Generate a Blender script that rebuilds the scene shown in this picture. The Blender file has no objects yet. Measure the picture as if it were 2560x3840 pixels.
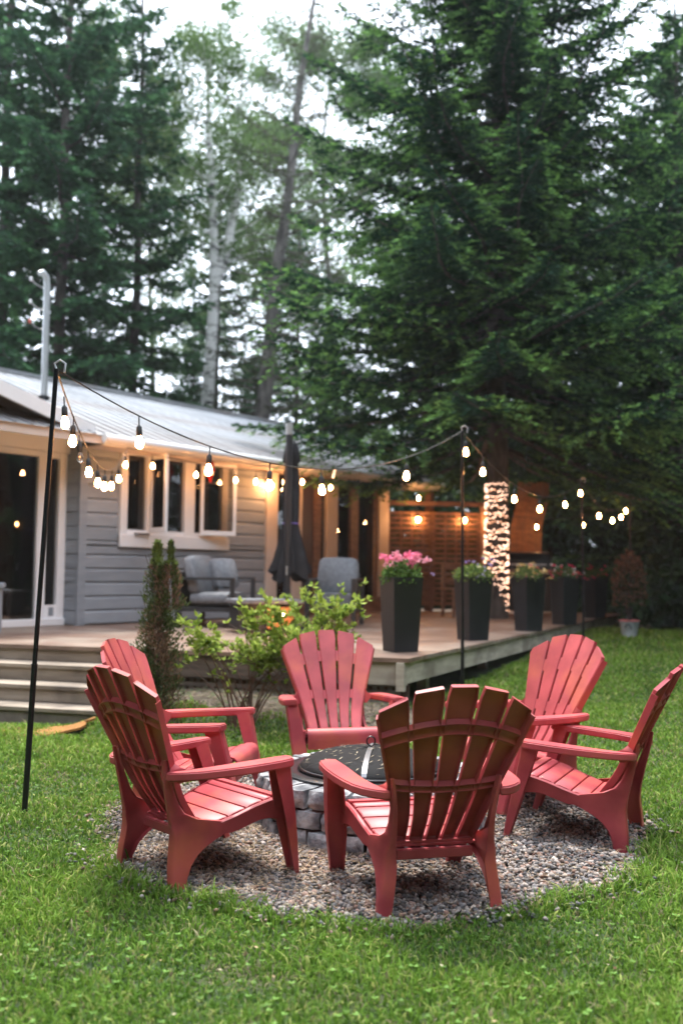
import bpy, math, random
import numpy as np
from mathutils import Vector, Matrix
S = bpy.context.scene
R = math.radians
rnd = random.Random(7)

# ---------------------------------------------------------------- camera, world, sun, exposure
cam_d = bpy.data.cameras.new('camera'); cam = bpy.data.objects.new('camera', cam_d)
S.collection.objects.link(cam); S.camera = cam
cam_d.sensor_fit = 'VERTICAL'; cam_d.sensor_height = 36; cam_d.sensor_width = 24; cam_d.lens = 35
cam_d.clip_start = .1; cam_d.clip_end = 1500
cam.matrix_world = Matrix.Translation((0, 0, 1.33)) @ Matrix.Rotation(R(93.33), 4, 'X') @ Matrix.Rotation(R(.713), 4, 'Z')
cam_d.dof.use_dof = True; cam_d.dof.focus_distance = 4.7; cam_d.dof.aperture_fstop = 1.6

W = bpy.data.worlds.new('World'); S.world = W; W.use_nodes = True
nt = W.node_tree; nt.nodes.clear()
out = nt.nodes.new('ShaderNodeOutputWorld'); bg = nt.nodes.new('ShaderNodeBackground')
sky = nt.nodes.new('ShaderNodeTexSky'); sky.sky_type = 'NISHITA'; sky.sun_disc = False
SUN_EL, SUN_AZ = R(66), R(102)         # azimuth measured from +X towards +Y
sky.sun_elevation = SUN_EL; sky.sun_rotation = R(90) - SUN_AZ
sky.air_density = 1; sky.dust_density = 5
mixn = nt.nodes.new('ShaderNodeMix'); mixn.data_type = 'RGBA'; mixn.inputs[0].default_value = .92
bg.inputs[1].default_value = .1
mixn.inputs[7].default_value = (12.8, 14.2, 16.2, 1)      # even cloud cover
nt.links.new(sky.outputs[0], mixn.inputs[6]); nt.links.new(mixn.outputs[2], bg.inputs[0]); nt.links.new(bg.outputs[0], out.inputs[0])
sl = bpy.data.lights.new('sun', 'SUN'); sl.energy = 2.2; sl.angle = R(13); sl.color = (1, .94, .84)
so = bpy.data.objects.new('sun', sl); S.collection.objects.link(so)
sd = Vector((math.cos(SUN_EL) * math.cos(SUN_AZ), math.cos(SUN_EL) * math.sin(SUN_AZ), math.sin(SUN_EL)))
so.rotation_euler = sd.to_track_quat('Z', 'Y').to_euler(); so.location = (0, 0, 30)
S.view_settings.view_transform = 'Standard'; S.view_settings.look = 'None'
S.view_settings.exposure = 1.45; S.view_settings.gamma = 1; S.view_settings.use_curve_mapping = False
HAZE = .00075
S.render.engine = 'CYCLES'
S.cycles.volume_bounces = 0
S.cycles.use_denoising = True
try: S.cycles.denoiser = 'OPENIMAGEDENOISE'
except Exception: pass
S.cycles.max_bounces = 7; S.cycles.transparent_max_bounces = 12; S.cycles.sample_clamp_indirect = 6
S.cycles.caustics_reflective = False; S.cycles.caustics_refractive = False

# ---------------------------------------------------------------- materials
def nodes(name):
    m = bpy.data.materials.new(name); m.use_nodes = True
    return m, m.node_tree, m.node_tree.nodes['Principled BSDF']
def setp(b, **k):
    for n, v in k.items():
        n = {'base': 'Base Color', 'rough': 'Roughness', 'metal': 'Metallic', 'spec': 'Specular IOR Level', 'alpha': 'Alpha', 'trans': 'Transmission Weight', 'ecol': 'Emission Color', 'estr': 'Emission Strength', 'coat': 'Coat Weight'}[n]
        b.inputs[n].default_value = (*v, 1) if isinstance(v, tuple) and len(v) == 3 else v
def noise_mat(name, c1, c2, scale=8, rough=.7, bump=.15, bscale=None, stretch=(1, 1, 1), detail=6, metal=0, spec=.5, coord='Object', bdist=.01, lo=.35, hi=.65, c3=None, s3=1.5):
    m, t, b = nodes(name); N, L = t.nodes.new, t.links.new
    tc = N('ShaderNodeTexCoord'); mp = N('ShaderNodeMapping'); mp.inputs['Scale'].default_value = stretch
    L(tc.outputs[coord], mp.inputs[0])
    nz = N('ShaderNodeTexNoise'); nz.inputs['Scale'].default_value = scale; nz.inputs['Detail'].default_value = detail
    L(mp.outputs[0], nz.inputs[0])
    cr = N('ShaderNodeValToRGB'); cr.color_ramp.elements[0].position = lo; cr.color_ramp.elements[1].position = hi
    cr.color_ramp.elements[0].color = (*c1, 1); cr.color_ramp.elements[1].color = (*c2, 1)
    L(nz.outputs[0], cr.inputs[0]); col = cr.outputs[0]
    if c3:
        n3 = N('ShaderNodeTexNoise'); n3.inputs['Scale'].default_value = s3; n3.inputs['Detail'].default_value = 4
        L(tc.outputs[coord], n3.inputs[0])
        r3 = N('ShaderNodeValToRGB'); r3.color_ramp.elements[0].position = .48; r3.color_ramp.elements[1].position = .68
        L(n3.outputs[0], r3.inputs[0])
        mx = N('ShaderNodeMix'); mx.data_type = 'RGBA'; mx.inputs[7].default_value = (*c3, 1)
        L(r3.outputs[0], mx.inputs[0]); L(col, mx.inputs[6]); col = mx.outputs[2]
    oi = N('ShaderNodeObjectInfo'); hs = N('ShaderNodeHueSaturation')
    mr = N('ShaderNodeMapRange'); mr.inputs[3].default_value = .88; mr.inputs[4].default_value = 1.12
    L(oi.outputs['Random'], mr.inputs[0]); L(mr.outputs[0], hs.inputs['Value']); L(col, hs.inputs['Color'])
    L(hs.outputs[0], b.inputs['Base Color'])
    b.inputs['Roughness'].default_value = rough; b.inputs['Metallic'].default_value = metal; b.inputs['Specular IOR Level'].default_value = spec
    if bump:
        n2 = N('ShaderNodeTexNoise'); n2.inputs['Scale'].default_value = bscale or scale * 3; n2.inputs['Detail'].default_value = 5
        L(mp.outputs[0], n2.inputs[0])
        bp = N('ShaderNodeBump'); bp.inputs['Strength'].default_value = bump; bp.inputs['Distance'].default_value = bdist
        L(n2.outputs[0], bp.inputs['Height']); L(bp.outputs[0], b.inputs['Normal'])
    return m
def plain(name, base, rough=.5, **k):
    m, t, b = nodes(name); setp(b, base=base, rough=rough, **k); return m
def attr_mat(name, rough=.6, transl=.0, spec=.4, bump=0):
    m, t, b = nodes(name); N, L = t.nodes.new, t.links.new
    a = N('ShaderNodeAttribute'); a.attribute_name = 'Col'
    L(a.outputs['Color'], b.inputs['Base Color']); setp(b, rough=rough, spec=spec)
    if transl:
        tr = N('ShaderNodeBsdfTranslucent'); L(a.outputs['Color'], tr.inputs[0])
        mx = N('ShaderNodeMixShader'); mx.inputs[0].default_value = transl
        o = t.nodes['Material Output']; L(b.outputs[0], mx.inputs[1]); L(tr.outputs[0], mx.inputs[2]); L(mx.outputs[0], o.inputs[0])
    if bump:
        n2 = N('ShaderNodeTexNoise'); n2.inputs['Scale'].default_value = 60
        bp = N('ShaderNodeBump'); bp.inputs['Strength'].default_value = bump; bp.inputs['Distance'].default_value = .004
        L(n2.outputs[0], bp.inputs['Height']); L(bp.outputs[0], b.inputs['Normal'])
    return m
def emit(name, col, s):
    m, t, b = nodes(name); setp(b, base=(.8, .7, .5), ecol=col, estr=s, rough=.3); return m

RED = noise_mat('red_plastic', (.32, .042, .053), (.50, .080, .090), 5, .44, .10, 240, spec=.42, bdist=.0012, c3=(.50, .108, .064), s3=3.2)
b_ = RED.node_tree.nodes['Principled BSDF']; b_.inputs['Sheen Weight'].default_value = .0; b_.inputs['Sheen Roughness'].default_value = .45
SIDING = noise_mat('grey_siding_paint', (.225, .255, .29), (.265, .295, .33), 3, .6, .08, 60, (1, 1, 4), bdist=.002)
WHITE = noise_mat('white_trim_paint', (.74, .745, .76), (.80, .805, .82), 2, .5, .05, 40, bdist=.001)
CREAM = noise_mat('cream_trim_paint', (.50, .43, .38), (.58, .50, .45), 2, .5, .05, 40, bdist=.001)
ROOFM = noise_mat('galvanised_roofing', (.30, .31, .33), (.42, .43, .45), 4, .42, .05, 20, metal=.35, bdist=.002, c3=(.30, .27, .26), s3=1.1)
DECK = noise_mat('deck_wood', (.11, .066, .048), (.235, .155, .118), 5, .42, .3, 24, (.35, 3, 3), bdist=.003, c3=(.30, .24, .195), s3=1.2)
FASCIA = noise_mat('weathered_fascia_wood', (.34, .29, .23), (.52, .46, .38), 3, .75, .3, 16, (.4, 1, 5), bdist=.003, c3=(.22, .18, .145), s3=2.5)
LATT = noise_mat('lattice_wood', (.12, .10, .085), (.20, .17, .145), 8, .8, .2, 30)
CEDAR = noise_mat('brown_cedar_wood', (.10, .052, .032), (.20, .105, .062), 5, .6, .2, 22, (1, 1, 4), bdist=.003)
BARK = noise_mat('spruce_bark', (.035, .03, .028), (.10, .085, .075), 10, .95, .8, 22, (1, 1, .35), bdist=.03)
GBARK = noise_mat('grey_bark', (.055, .05, .047), (.15, .135, .125), 7, .95, .7, 20, (1, 1, .35), bdist=.03)
BIRCH = noise_mat('birch_bark', (.05, .05, .05), (.72, .71, .69), 2.2, .8, .3, 12, (1, 1, 3.5), bdist=.01, lo=.34, hi=.44)
BLACKM = plain('black_painted_metal', (.012, .013, .015), .32, metal=.3)
BLACKP = noise_mat('black_planter_resin', (.006, .0075, .010), (.011, .013, .017), 6, .55, .1, 90, bdist=.001)
CHAR = plain('charcoal_frame_metal', (.022, .024, .027), .45)
UMBF = noise_mat('black_umbrella_fabric', (.008, .009, .011), (.015, .016, .020), 9, .9, .3, 60)
CUSH = noise_mat('grey_cushion_fabric', (.14, .152, .17), (.20, .213, .232), 20, .95, .3, 120, bdist=.003)
CUSHD = noise_mat('dark_cushion_fabric', (.07, .075, .085), (.11, .115, .125), 20, .95, .3, 120, bdist=.003)
STEEL = plain('galvanised_steel', (.52, .54, .55), .38, metal=.7)
STEPW = noise_mat('weathered_step_wood', (.19, .155, .12), (.32, .27, .215), 3, .75, .3, 16, (.4, 1, 5), bdist=.003, c3=(.11, .09, .075), s3=2.5)
STONE = noise_mat('grey_pit_stone', (.085, .09, .10), (.50, .50, .50), 12, .9, 1, 34, bdist=.012, c3=(.10, .105, .115), s3=9)
BOWL = plain('black_enamel_bowl', (.012, .012, .014), .28)
SOCK = plain('black_rubber', (.012, .012, .012), .6)
BULBM = emit('lit_filament_bulb', (1, .43, .15), 80)
BULBC = plain('clear_unlit_bulb', (.55, .5, .45), .06, trans=.85)
FAIRY = emit('fairy_light_bulb', (1, .58, .40), 2.6)
FAIRY2 = emit('fairy_light_bulb_warm', (1, .42, .22), 1.4)
LEAF = attr_mat('leaf_surface', .5, .34, .06)
NEEDLE = attr_mat('needle_surface', .65, .25, .0)
GRASSM = attr_mat('grass_blades', .45, .34, .08)
GRAVM = attr_mat('gravel_stones', .8, 0, .3, .3)
STRAW = attr_mat('dry_straw', .8, .1, .0)
PETAL = attr_mat('petals', .6, .25, .0)
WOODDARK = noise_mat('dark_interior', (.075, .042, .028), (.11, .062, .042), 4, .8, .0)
PAINTIN = noise_mat('ochre_interior_wall', (.50, .33, .15), (.56, .38, .18), 3, .9, .05)
COIR = noise_mat('orange_coir_mat', (.30, .13, .035), (.50, .24, .07), 60, 1, .9, 160, bdist=.01)

def glass_dark():
    m, t, b = nodes('window_pane_glass'); N, L = t.nodes.new, t.links.new
    g = N('ShaderNodeBsdfGlossy'); g.inputs['Roughness'].default_value = .015; g.inputs[0].default_value = (.9, .9, .9, 1)
    tr = N('ShaderNodeBsdfTransparent'); tr.inputs[0].default_value = (.82, .80, .78, 1)
    fr = N('ShaderNodeFresnel'); fr.inputs[0].default_value = 1.75
    mx = N('ShaderNodeMixShader'); o = t.nodes['Material Output']
    L(fr.outputs[0], mx.inputs[0]); L(tr.outputs[0], mx.inputs[1]); L(g.outputs[0], mx.inputs[2]); L(mx.outputs[0], o.inputs[0])
    return m
GLASS = glass_dark()
def mesh_screen():
    m, t, b = nodes('black_wire_mesh'); N, L = t.nodes.new, t.links.new
    setp(b, base=(.008, .008, .009), rough=.75, metal=0, spec=.2)
    tr = N('ShaderNodeBsdfTransparent'); mx = N('ShaderNodeMixShader'); mx.inputs[0].default_value = .9; o = t.nodes['Material Output']
    L(tr.outputs[0], mx.inputs[1]); L(b.outputs[0], mx.inputs[2]); L(mx.outputs[0], o.inputs[0]); return m
SCREEN = mesh_screen()

# ---------------------------------------------------------------- helpers
COLL = S.collection
def link(o, parent=None):
    COLL.objects.link(o)
    if parent is not None: o.parent = parent
    return o
def tag(o, label=None, cat=None, group=None, kind=None):
    if label: o['label'] = label
    if cat: o['category'] = cat
    if group: o['group'] = group
    if kind: o['kind'] = kind
    return o
def empty(name, loc=(0, 0, 0), rz=0, label=None, cat=None, group=None):
    o = bpy.data.objects.new(name, None); o.empty_display_size = .1
    link(o); o.location = loc; o.rotation_euler = (0, 0, rz)
    return tag(o, label, cat, group)
def npmesh(name, V, F, mat, parent=None, col=None, kind=None, smooth=False):
    V = np.asarray(V, np.float32).reshape(-1, 3); F = np.asarray(F, np.int32); k = F.shape[1]
    me = bpy.data.meshes.new(name); me.vertices.add(len(V)); me.vertices.foreach_set('co', V.ravel())
    me.loops.add(F.size); me.loops.foreach_set('vertex_index', F.ravel())
    me.polygons.add(len(F)); me.polygons.foreach_set('loop_start', np.arange(0, F.size, k, dtype=np.int32))
    me.polygons.foreach_set('loop_total', np.full(len(F), k, np.int32))
    if smooth: me.polygons.foreach_set('use_smooth', np.ones(len(F), bool))
    if col is not None:
        a = me.attributes.new('Col', 'FLOAT_COLOR', 'POINT'); c = np.ones((len(V), 4), np.float32); c[:, :3] = col; a.data.foreach_set('color', c.ravel())
    me.update(calc_edges=True); me.validate()
    me.materials.append(mat); o = bpy.data.objects.new(name, me)
    link(o, parent)
    if kind: o['kind'] = kind
    return o
class MB:
    def __init__(s): s.v = []; s.f = []
    def add(s, vs, fs):
        n = len(s.v); s.v += [tuple(v) for v in vs]; s.f += [tuple(i + n for i in f) for f in fs]; return s
    def box(s, x0, x1, y0, y1, z0, z1, M=None):
        vs = [Vector(p) for p in ((x0, y0, z0), (x1, y0, z0), (x1, y1, z0), (x0, y1, z0), (x0, y0, z1), (x1, y0, z1), (x1, y1, z1), (x0, y1, z1))]
        if M is not None: vs = [M @ v for v in vs]
        return s.add(vs, [(3, 2, 1, 0), (4, 5, 6, 7), (0, 1, 5, 4), (1, 2, 6, 5), (2, 3, 7, 6), (3, 0, 4, 7)])
    def tube(s, pts, rad, n=8, cap=True):
        pts = [Vector(p) for p in pts]; rad = rad if hasattr(rad, '__len__') else [rad] * len(pts)
        rings = []; up = Vector((0, 0, 1)); prev = None
        for i, p in enumerate(pts):
            d = (pts[min(i + 1, len(pts) - 1)] - pts[max(i - 1, 0)]).normalized()
            a = prev if prev is not None else (Vector((1, 0, 0)) if abs(d.z) > .9 else up)
            x = (a - d * a.dot(d)).normalized(); y = d.cross(x); prev = x
            rings.append([p + (x * math.cos(t) + y * math.sin(t)) * rad[i] for t in [2 * math.pi * k / n for k in range(n)]])
        return s.loft(rings, cap)
    def loft(s, rings, cap=True, closed=True):
        n = len(rings[0]); vs = [v for r in rings for v in r]; fs = []
        for i in range(len(rings) - 1):
            for k in range(n if closed else n - 1):
                a, b = i * n + k, i * n + (k + 1) % n; fs.append((a, b, b + n, a + n))
        if cap: fs.append(tuple(range(n - 1, -1, -1))); fs.append(tuple((len(rings) - 1) * n + k for k in range(n)))
        return s.add(vs, fs)
    def lathe(s, prof, n=24, c=(0, 0, 0)):
        rings = [[(c[0] + r * math.cos(2 * math.pi * k / n), c[1] + r * math.sin(2 * math.pi * k / n), c[2] + z) for k in range(n)] for r, z in prof]
        return s.loft(rings, cap=True)
    def prism(s, poly, z0, z1):      # poly [(x,y)], z0/z1 numbers or functions
        f0 = z0 if callable(z0) else (lambda x, y: z0); f1 = z1 if callable(z1) else (lambda x, y: z1); n = len(poly)
        return s.add([(x, y, f0(x, y)) for x, y in poly] + [(x, y, f1(x, y)) for x, y in poly],
                     [tuple(range(n - 1, -1, -1)), tuple(range(n, 2 * n))] + [(i, (i + 1) % n, n + (i + 1) % n, n + i) for i in range(n)])
    def mesh(s, name, mat, smooth=None):
        me = bpy.data.meshes.new(name); me.from_pydata(s.v, [], s.f); me.materials.append(mat)
        if smooth is not None:
            me.polygons.foreach_set('use_smooth', [True] * len(me.polygons)); me.set_sharp_from_angle(angle=R(smooth))
        return me
    def obj(s, name, mat, parent=None, smooth=None, bevel=0, seg=2, loc=None, rot=None):
        me = s.mesh(name, mat, smooth)
        import bmesh
        bm = bmesh.new(); bm.from_mesh(me); bmesh.ops.recalc_face_normals(bm, faces=bm.faces)
        if bevel:
            ed = [e for e in bm.edges if len(e.link_faces) == 2 and e.calc_face_angle(0) > .6]
            bmesh.ops.bevel(bm, geom=ed, offset=bevel, segments=seg, affect='EDGES', clamp_overlap=True)
        bm.to_mesh(me); bm.free()
        if bevel:
            me.polygons.foreach_set('use_smooth', [True] * len(me.polygons)); me.set_sharp_from_angle(angle=R(smooth or 40))
        o = bpy.data.objects.new(name, me); link(o, parent)
        if loc is not None: o.location = loc
        if rot is not None: o.rotation_euler = rot
        return o
def share(name, me, parent, loc=(0, 0, 0), rot=(0, 0, 0), scale=(1, 1, 1)):
    o = bpy.data.objects.new(name, me); link(o, parent); o.location = loc; o.rotation_euler = rot; o.scale = scale; return o
def copy_tree(o, parent=None):
    c = o.copy(); COLL.objects.link(c)
    if parent is not None: c.parent = parent
    for ch in list(o.children): copy_tree(ch, c)
    return c
def sm(x, a, b):
    t = np.clip((x - a) / (b - a), 0, 1); return t * t * (3 - 2 * t)

# ---------------------------------------------------------------- ground
BUMPS = [(.35, 4.24, -.03), (-.63, 4.45, 0), (-.76, 5.35, .04), (1.28, 5.2, -.04), (1.05, 5.9, .03), (0, 6.4, .0)]
PX, PY, PR = .17, 5.3, 1.37      # gravel disc
def gz(x, y):
    x = np.asarray(x, float); y = np.asarray(y, float)
    z = .045 * np.clip(y - 6.6, 0, 9) * sm(x, -2.6, -1.0)
    z = z + .11 * sm(y, 7.75, 8.3) * sm(x, -2.2, -1.6) * (1 - sm(x, .4, .9)) * (1 - sm(y, 12, 14))
    for bx, by, a in BUMPS: z = z + a * np.exp(-((x - bx) ** 2 + (y - by) ** 2) / .25)
    return z + .012 * np.sin(x * 1.7 + .6) * np.sin(y * 1.3) * sm(y, 2.5, 4)
def inpit(x, y):                 # signed distance outwards from the gravel edge
    a = np.arctan2(y - PY, x - PX)
    return np.hypot(x - PX, y - PY) - (PR + .05 * np.sin(3 * a + 1) + .035 * np.sin(7 * a) + .02 * np.sin(17 * a + 2))
xs = np.unique(np.concatenate([np.linspace(-110, -12, 10), np.linspace(-12, 12, 120), np.linspace(12, 110, 10)]))
ys = np.unique(np.concatenate([np.linspace(-110, 0, 10), np.linspace(0, 20, 110), np.linspace(20, 110, 12)]))
XX, YY = np.meshgrid(xs, ys); ZZ = gz(XX, YY); nx, ny = len(xs), len(ys)
idx = np.arange(nx * ny).reshape(ny, nx)
F = np.stack([idx[:-1, :-1], idx[:-1, 1:], idx[1:, 1:], idx[1:, :-1]], -1).reshape(-1, 4)
GROUND = noise_mat('lawn_soil', (.025, .045, .012), (.05, .095, .02), 14, .95, .8, 60, bdist=.03, c3=(.07, .062, .03), s3=2)
npmesh('ground', np.stack([XX, YY, ZZ], -1), F, GROUND, smooth=True)['kind'] = 'structure'
# gravel bed base
n = 72; vs = [(PX, PY, float(gz(PX, PY)) + .004)]; fs = []
for j in range(1, 15):
    for k in range(n):
        a = 2 * math.pi * k / n; r = (PR + .02 + .05 * math.sin(3 * a + 1) + .035 * math.sin(7 * a)) * j / 14
        x, y = PX + r * math.cos(a), PY + r * math.sin(a); vs.append((x, y, float(gz(x, y)) + .006))
fs = []
for k in range(n): fs.append((0, 1 + k, 1 + (k + 1) % n, 1 + (k + 1) % n))
fs = [f[:3] for f in fs]
mb = MB(); mb.add(vs, fs + [(1 + (j - 1) * n + k, 1 + j * n + k, 1 + j * n + (k + 1) % n, 1 + (j - 1) * n + (k + 1) % n) for j in range(1, 14) for k in range(n)])
SOIL = noise_mat('dark_soil', (.03, .026, .022), (.075, .065, .055), 40, .95, .8, 90, bdist=.02)
mb.obj('gravel_bed', SOIL)['kind'] = 'structure'
# mulch strip along the deck
mb = MB(); cols = 40; rr = []
for i in range(cols):
    t = i / (cols - 1); x = -2.3 + 3.1 * t; yd = 8.68 - (x - .5) * .292
    row = []
    for j in range(8):
        y = yd - .02 - (.95 + .1 * math.sin(i * .7)) * j / 7; row.append((x, y, float(gz(x, y)) + .012 - (.02 if j == 7 else 0)))
    rr.append(row)
mb.loft(rr, cap=False, closed=False)
MULCH = noise_mat('mulch', (.045, .035, .027), (.16, .13, .10), 30, .95, .9, 60, bdist=.03)
tag(mb.obj('flower_bed', MULCH, smooth=60), kind='structure')

rng = np.random.default_rng(3)
def diamonds(P, D, Wd, fold=0):
    """leaf-like quads: base P, vector D, half-width vector Wd"""
    V = np.stack([P, P + D * .45 + Wd, P + D, P + D * .45 - Wd], 1).reshape(-1, 3)
    return V, np.arange(len(V)).reshape(-1, 4)
def unit(a): return a / (np.linalg.norm(a, axis=-1, keepdims=True) + 1e-9)
def rdir(n, zlo=-1, zhi=1):
    z = rng.uniform(zlo, zhi, n); a = rng.uniform(0, 2 * np.pi, n); r = np.sqrt(np.maximum(0, 1 - z * z)); return np.stack([r * np.cos(a), r * np.sin(a), z], 1)

# ---------------------------------------------------------------- grass
def grass():
    N = 420000
    # depth sampled so that near blades are dense and narrow
    y = 2.0 + (14.5) * rng.random(N) ** 1.75
    x = rng.uniform(-1, 1, N) * (.36 * y + .9)
    far = rng.random(N) < .0
    d = inpit(x, y); keep = d > -.05 + .09 * rng.random(N) + .03 * np.sin(x * 19) * np.sin(y * 23)
    # thin strays at the border of the gravel
    keep &= ~((d < .05) & (rng.random(N) < .35))
    bedline = 8.68 - (x - .5) * .292
    keep &= ~((x > -2.3) & (x < .62) & (y > bedline - .95 + .12 * np.sin(x * 9)))
    keep &= ~((x <= -2.2) & (y > 8.35 - (x + 2.2) * .2))
    rx = .569 + (y - 8.6) * .457
    keep &= ~((y > 8.6) & (x < rx - .05))
    x, y, d = x[keep], y[keep], d[keep]; n = len(x)
    patch = np.sin(x * 2.1 + 1.3 * np.sin(y * 1.7)) * np.sin(y * 2.7 + 1.1 * np.sin(x * 2.9)) + .5 * np.sin(x * 7.3 + y * 5.1) * np.sin(y * 8.7 - x * 3.3)
    z = gz(x, y) - .004
    hgt = (.024 + .020 * rng.random(n)) * (1 + .38 * patch) * np.where(d < .14, 1.5, 1) * (1 + .03 * (y - 3))
    hgt *= np.where(rng.random(n) < .04, 1.6, 1)
    wd = (.0016 + .0012 * rng.random(n)) * (.55 + .26 * y) ; wd = np.where(rng.random(n) < .05, wd * 2.2, wd)
    a = rng.uniform(0, 2 * np.pi, n); lean = rng.uniform(.15, 1.25, n)
    ld = np.stack([np.cos(a), np.sin(a), np.zeros(n)], 1)
    b = a + rng.uniform(-1.2, 1.2, n) + np.pi / 2; wv = np.stack([np.cos(b), np.sin(b), np.zeros(n)], 1) * wd[:, None]
    P = np.stack([x, y, z], 1); up = np.array([0, 0, 1.])
    M = P + up * (hgt * .6)[:, None] + ld * (hgt * lean * .35)[:, None]
    T = P + up * (hgt * (1 - .22 * lean))[:, None] + ld * (hgt * lean)[:, None]
    V = np.stack([P - wv, P + wv, M + wv * .8, M - wv * .8, T], 1)
    i0 = (np.arange(n) * 5)[:, None]
    q = i0 + np.array([[0, 1, 2]]); q2 = i0 + np.array([[0, 2, 3]]); q3 = i0 + np.array([[3, 2, 4]])
    Fc = np.concatenate([q, q2, q3], 1).reshape(-1, 3)
    k = rng.random(n)[:, None]; pt = np.clip(.5 + .5 * patch, 0, 1)[:, None]
    c1 = np.array([.052, .135, .018]); c2 = np.array([.235, .385, .055]); c3 = np.array([.42, .46, .14])
    c = c1 + (c2 - c1) * (k * .65 + pt * .35)
    yel = rng.random(n)[:, None]; c = np.where(yel < .10, c3 * (.7 + .5 * k), c); c = np.where(yel > .945, np.array([.34, .29, .17]) * (.6 + .5 * k), c)
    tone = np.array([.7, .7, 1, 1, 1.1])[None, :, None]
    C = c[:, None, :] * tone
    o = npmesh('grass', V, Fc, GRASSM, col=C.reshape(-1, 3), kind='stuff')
    tag(o, 'short green lawn grass around the gravel circle and chairs', 'grass')
grass()
def clover():
    n = 1300; y = 2.2 + 6 * rng.random(n) ** 1.4; x = rng.uniform(-1, 1, n) * (.36 * y + .5)
    k = (inpit(x, y) > .05) & ~((y > 7.5)); x, y = x[k], y[k]; n = len(x)
    P = np.stack([x, y, gz(x, y) + .02 + .015 * rng.random(n)], 1); a = rng.uniform(0, 6.28, n)
    Vs, Fs, Cs = [], [], []
    for j in range(3):
        b = a + j * 2.1; D = np.stack([np.cos(b), np.sin(b), .3 * np.ones(n)], 1) * .013; Wv = np.stack([-np.sin(b), np.cos(b), 0 * b], 1) * .0065
        V, F_ = diamonds(P, D, Wv); Fs.append(F_ + sum(len(v) for v in Vs)); Vs.append(V)
    c = np.tile(np.repeat(np.array([.17, .31, .07]) * (.7 + .6 * rng.random((n, 1))), 4, 0), (3, 1))
    tag(npmesh('clover', np.concatenate(Vs), np.concatenate(Fs), GRASSM, col=c, kind='stuff'), 'tiny clover leaves scattered through the lawn', 'clover')
clover()

# ---------------------------------------------------------------- gravel
def gravel():
    t = (1 + 5 ** .5) / 2
    ico = unit(np.array([(-1, t, 0), (1, t, 0), (-1, -t, 0), (1, -t, 0), (0, -1, t), (0, 1, t), (0, -1, -t), (0, 1, -t), (t, 0, -1), (t, 0, 1), (-t, 0, -1), (-t, 0, 1)], float))
    IF = np.array([(0, 11, 5), (0, 5, 1), (0, 1, 7), (0, 7, 10), (0, 10, 11), (1, 5, 9), (5, 11, 4), (11, 10, 2), (10, 7, 6), (7, 1, 8), (3, 9, 4), (3, 4, 2), (3, 2, 6), (3, 6, 8), (3, 8, 9), (4, 9, 5), (2, 4, 11), (6, 2, 10), (8, 6, 7), (9, 8, 1)])
    N = 41000
    r = PR * 1.16 * np.sqrt(rng.random(N)); a = rng.uniform(0, 2 * np.pi, N); x = PX + r * np.cos(a); y = PY + r * np.sin(a)
    d = inpit(x, y); keep = (d < .22 * rng.random(N) ** 7 + .03 * rng.random(N) + .01 * np.sin(a * 23)) & (np.hypot(x - PX, y - PY) > .56)
    keep &= ~((y > 6.2) & (rng.random(N) < .5))
    x, y, d = x[keep], y[keep], d[keep]; n = len(x)
    s = rng.uniform(.0058, .0150, n) * np.where(rng.random(n) < .07, 1.35, 1)
    ax = np.stack([s * rng.uniform(.9, 1.35, n), s * rng.uniform(.75, 1.05, n), s * rng.uniform(.5, .85, n)], 1)
    V = ico[None] * ax[:, None] * rng.uniform(.78, 1.2, (n, 12, 1))
    # random rotations
    q = unit(rng.normal(size=(n, 4))); w, i, j, k = q.T
    Rm = np.stack([1 - 2 * (j * j + k * k), 2 * (i * j - k * w), 2 * (i * k + j * w), 2 * (i * j + k * w), 1 - 2 * (i * i + k * k), 2 * (j * k - i * w), 2 * (i * k - j * w), 2 * (j * k + i * w), 1 - 2 * (i * i + j * j)], 1).reshape(n, 3, 3)
    V = np.einsum('nij,nkj->nki', Rm, V) * np.array([1, 1, .8])
    z = gz(x, y) + .008 + .016 * rng.random(n) + .012 * (np.sin(x * 5) * np.sin(y * 6 + 1))
    V += np.stack([x, y, z], 1)[:, None]
    pal = np.array([(.30, .28, .27), (.40, .37, .355), (.14, .145, .155), (.33, .235, .20), (.20, .20, .21), (.50, .465, .44), (.27, .17, .135), (.08, .083, .09), (.36, .29, .235)])
    c = pal[rng.choice(9, n, p=[.2, .14, .16, .12, .14, .06, .07, .06, .05])] * rng.uniform(.5, 1.3, (n, 1)) * np.array([.92, .86, .82])
    Fc = ((np.arange(n) * 12)[:, None, None] + IF[None]).reshape(-1, 3)
    tag(npmesh('gravel', V, Fc, GRAVM, col=np.repeat(c, 12, 0), kind='stuff'), 'grey and pinkish crushed gravel circle around the stone fire pit', 'gravel')
    # straw and pine needles
    m = 6500; a = rng.uniform(0, 2 * np.pi, m); r = .6 + .8 * rng.random(m) ** 1.2
    a = np.where(rng.random(m) < .5, rng.normal(3.9, .5, m), a)
    x = PX + r * np.cos(a); y = PY + r * np.sin(a); b = rng.uniform(0, 6.28, m); L = rng.uniform(.02, .09, m)
    P = np.stack([x, y, gz(x, y) + .028 + .008 * rng.random(m)], 1)
    D = np.stack([np.cos(b), np.sin(b), rng.uniform(-.15, .25, m)], 1) * L[:, None]; Wv = np.stack([-np.sin(b), np.cos(b), 0 * b], 1) * .0011
    V, F_ = diamonds(P, D, Wv); c = np.repeat(np.array([.50, .37, .24]) * rng.uniform(.5, 1.25, (m, 1)), 4, 0)
    tag(npmesh('straw', V, F_, STRAW, col=c, kind='stuff'), 'dry straw and needles lying on the gravel by the pit', 'straw')
gravel()
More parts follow.
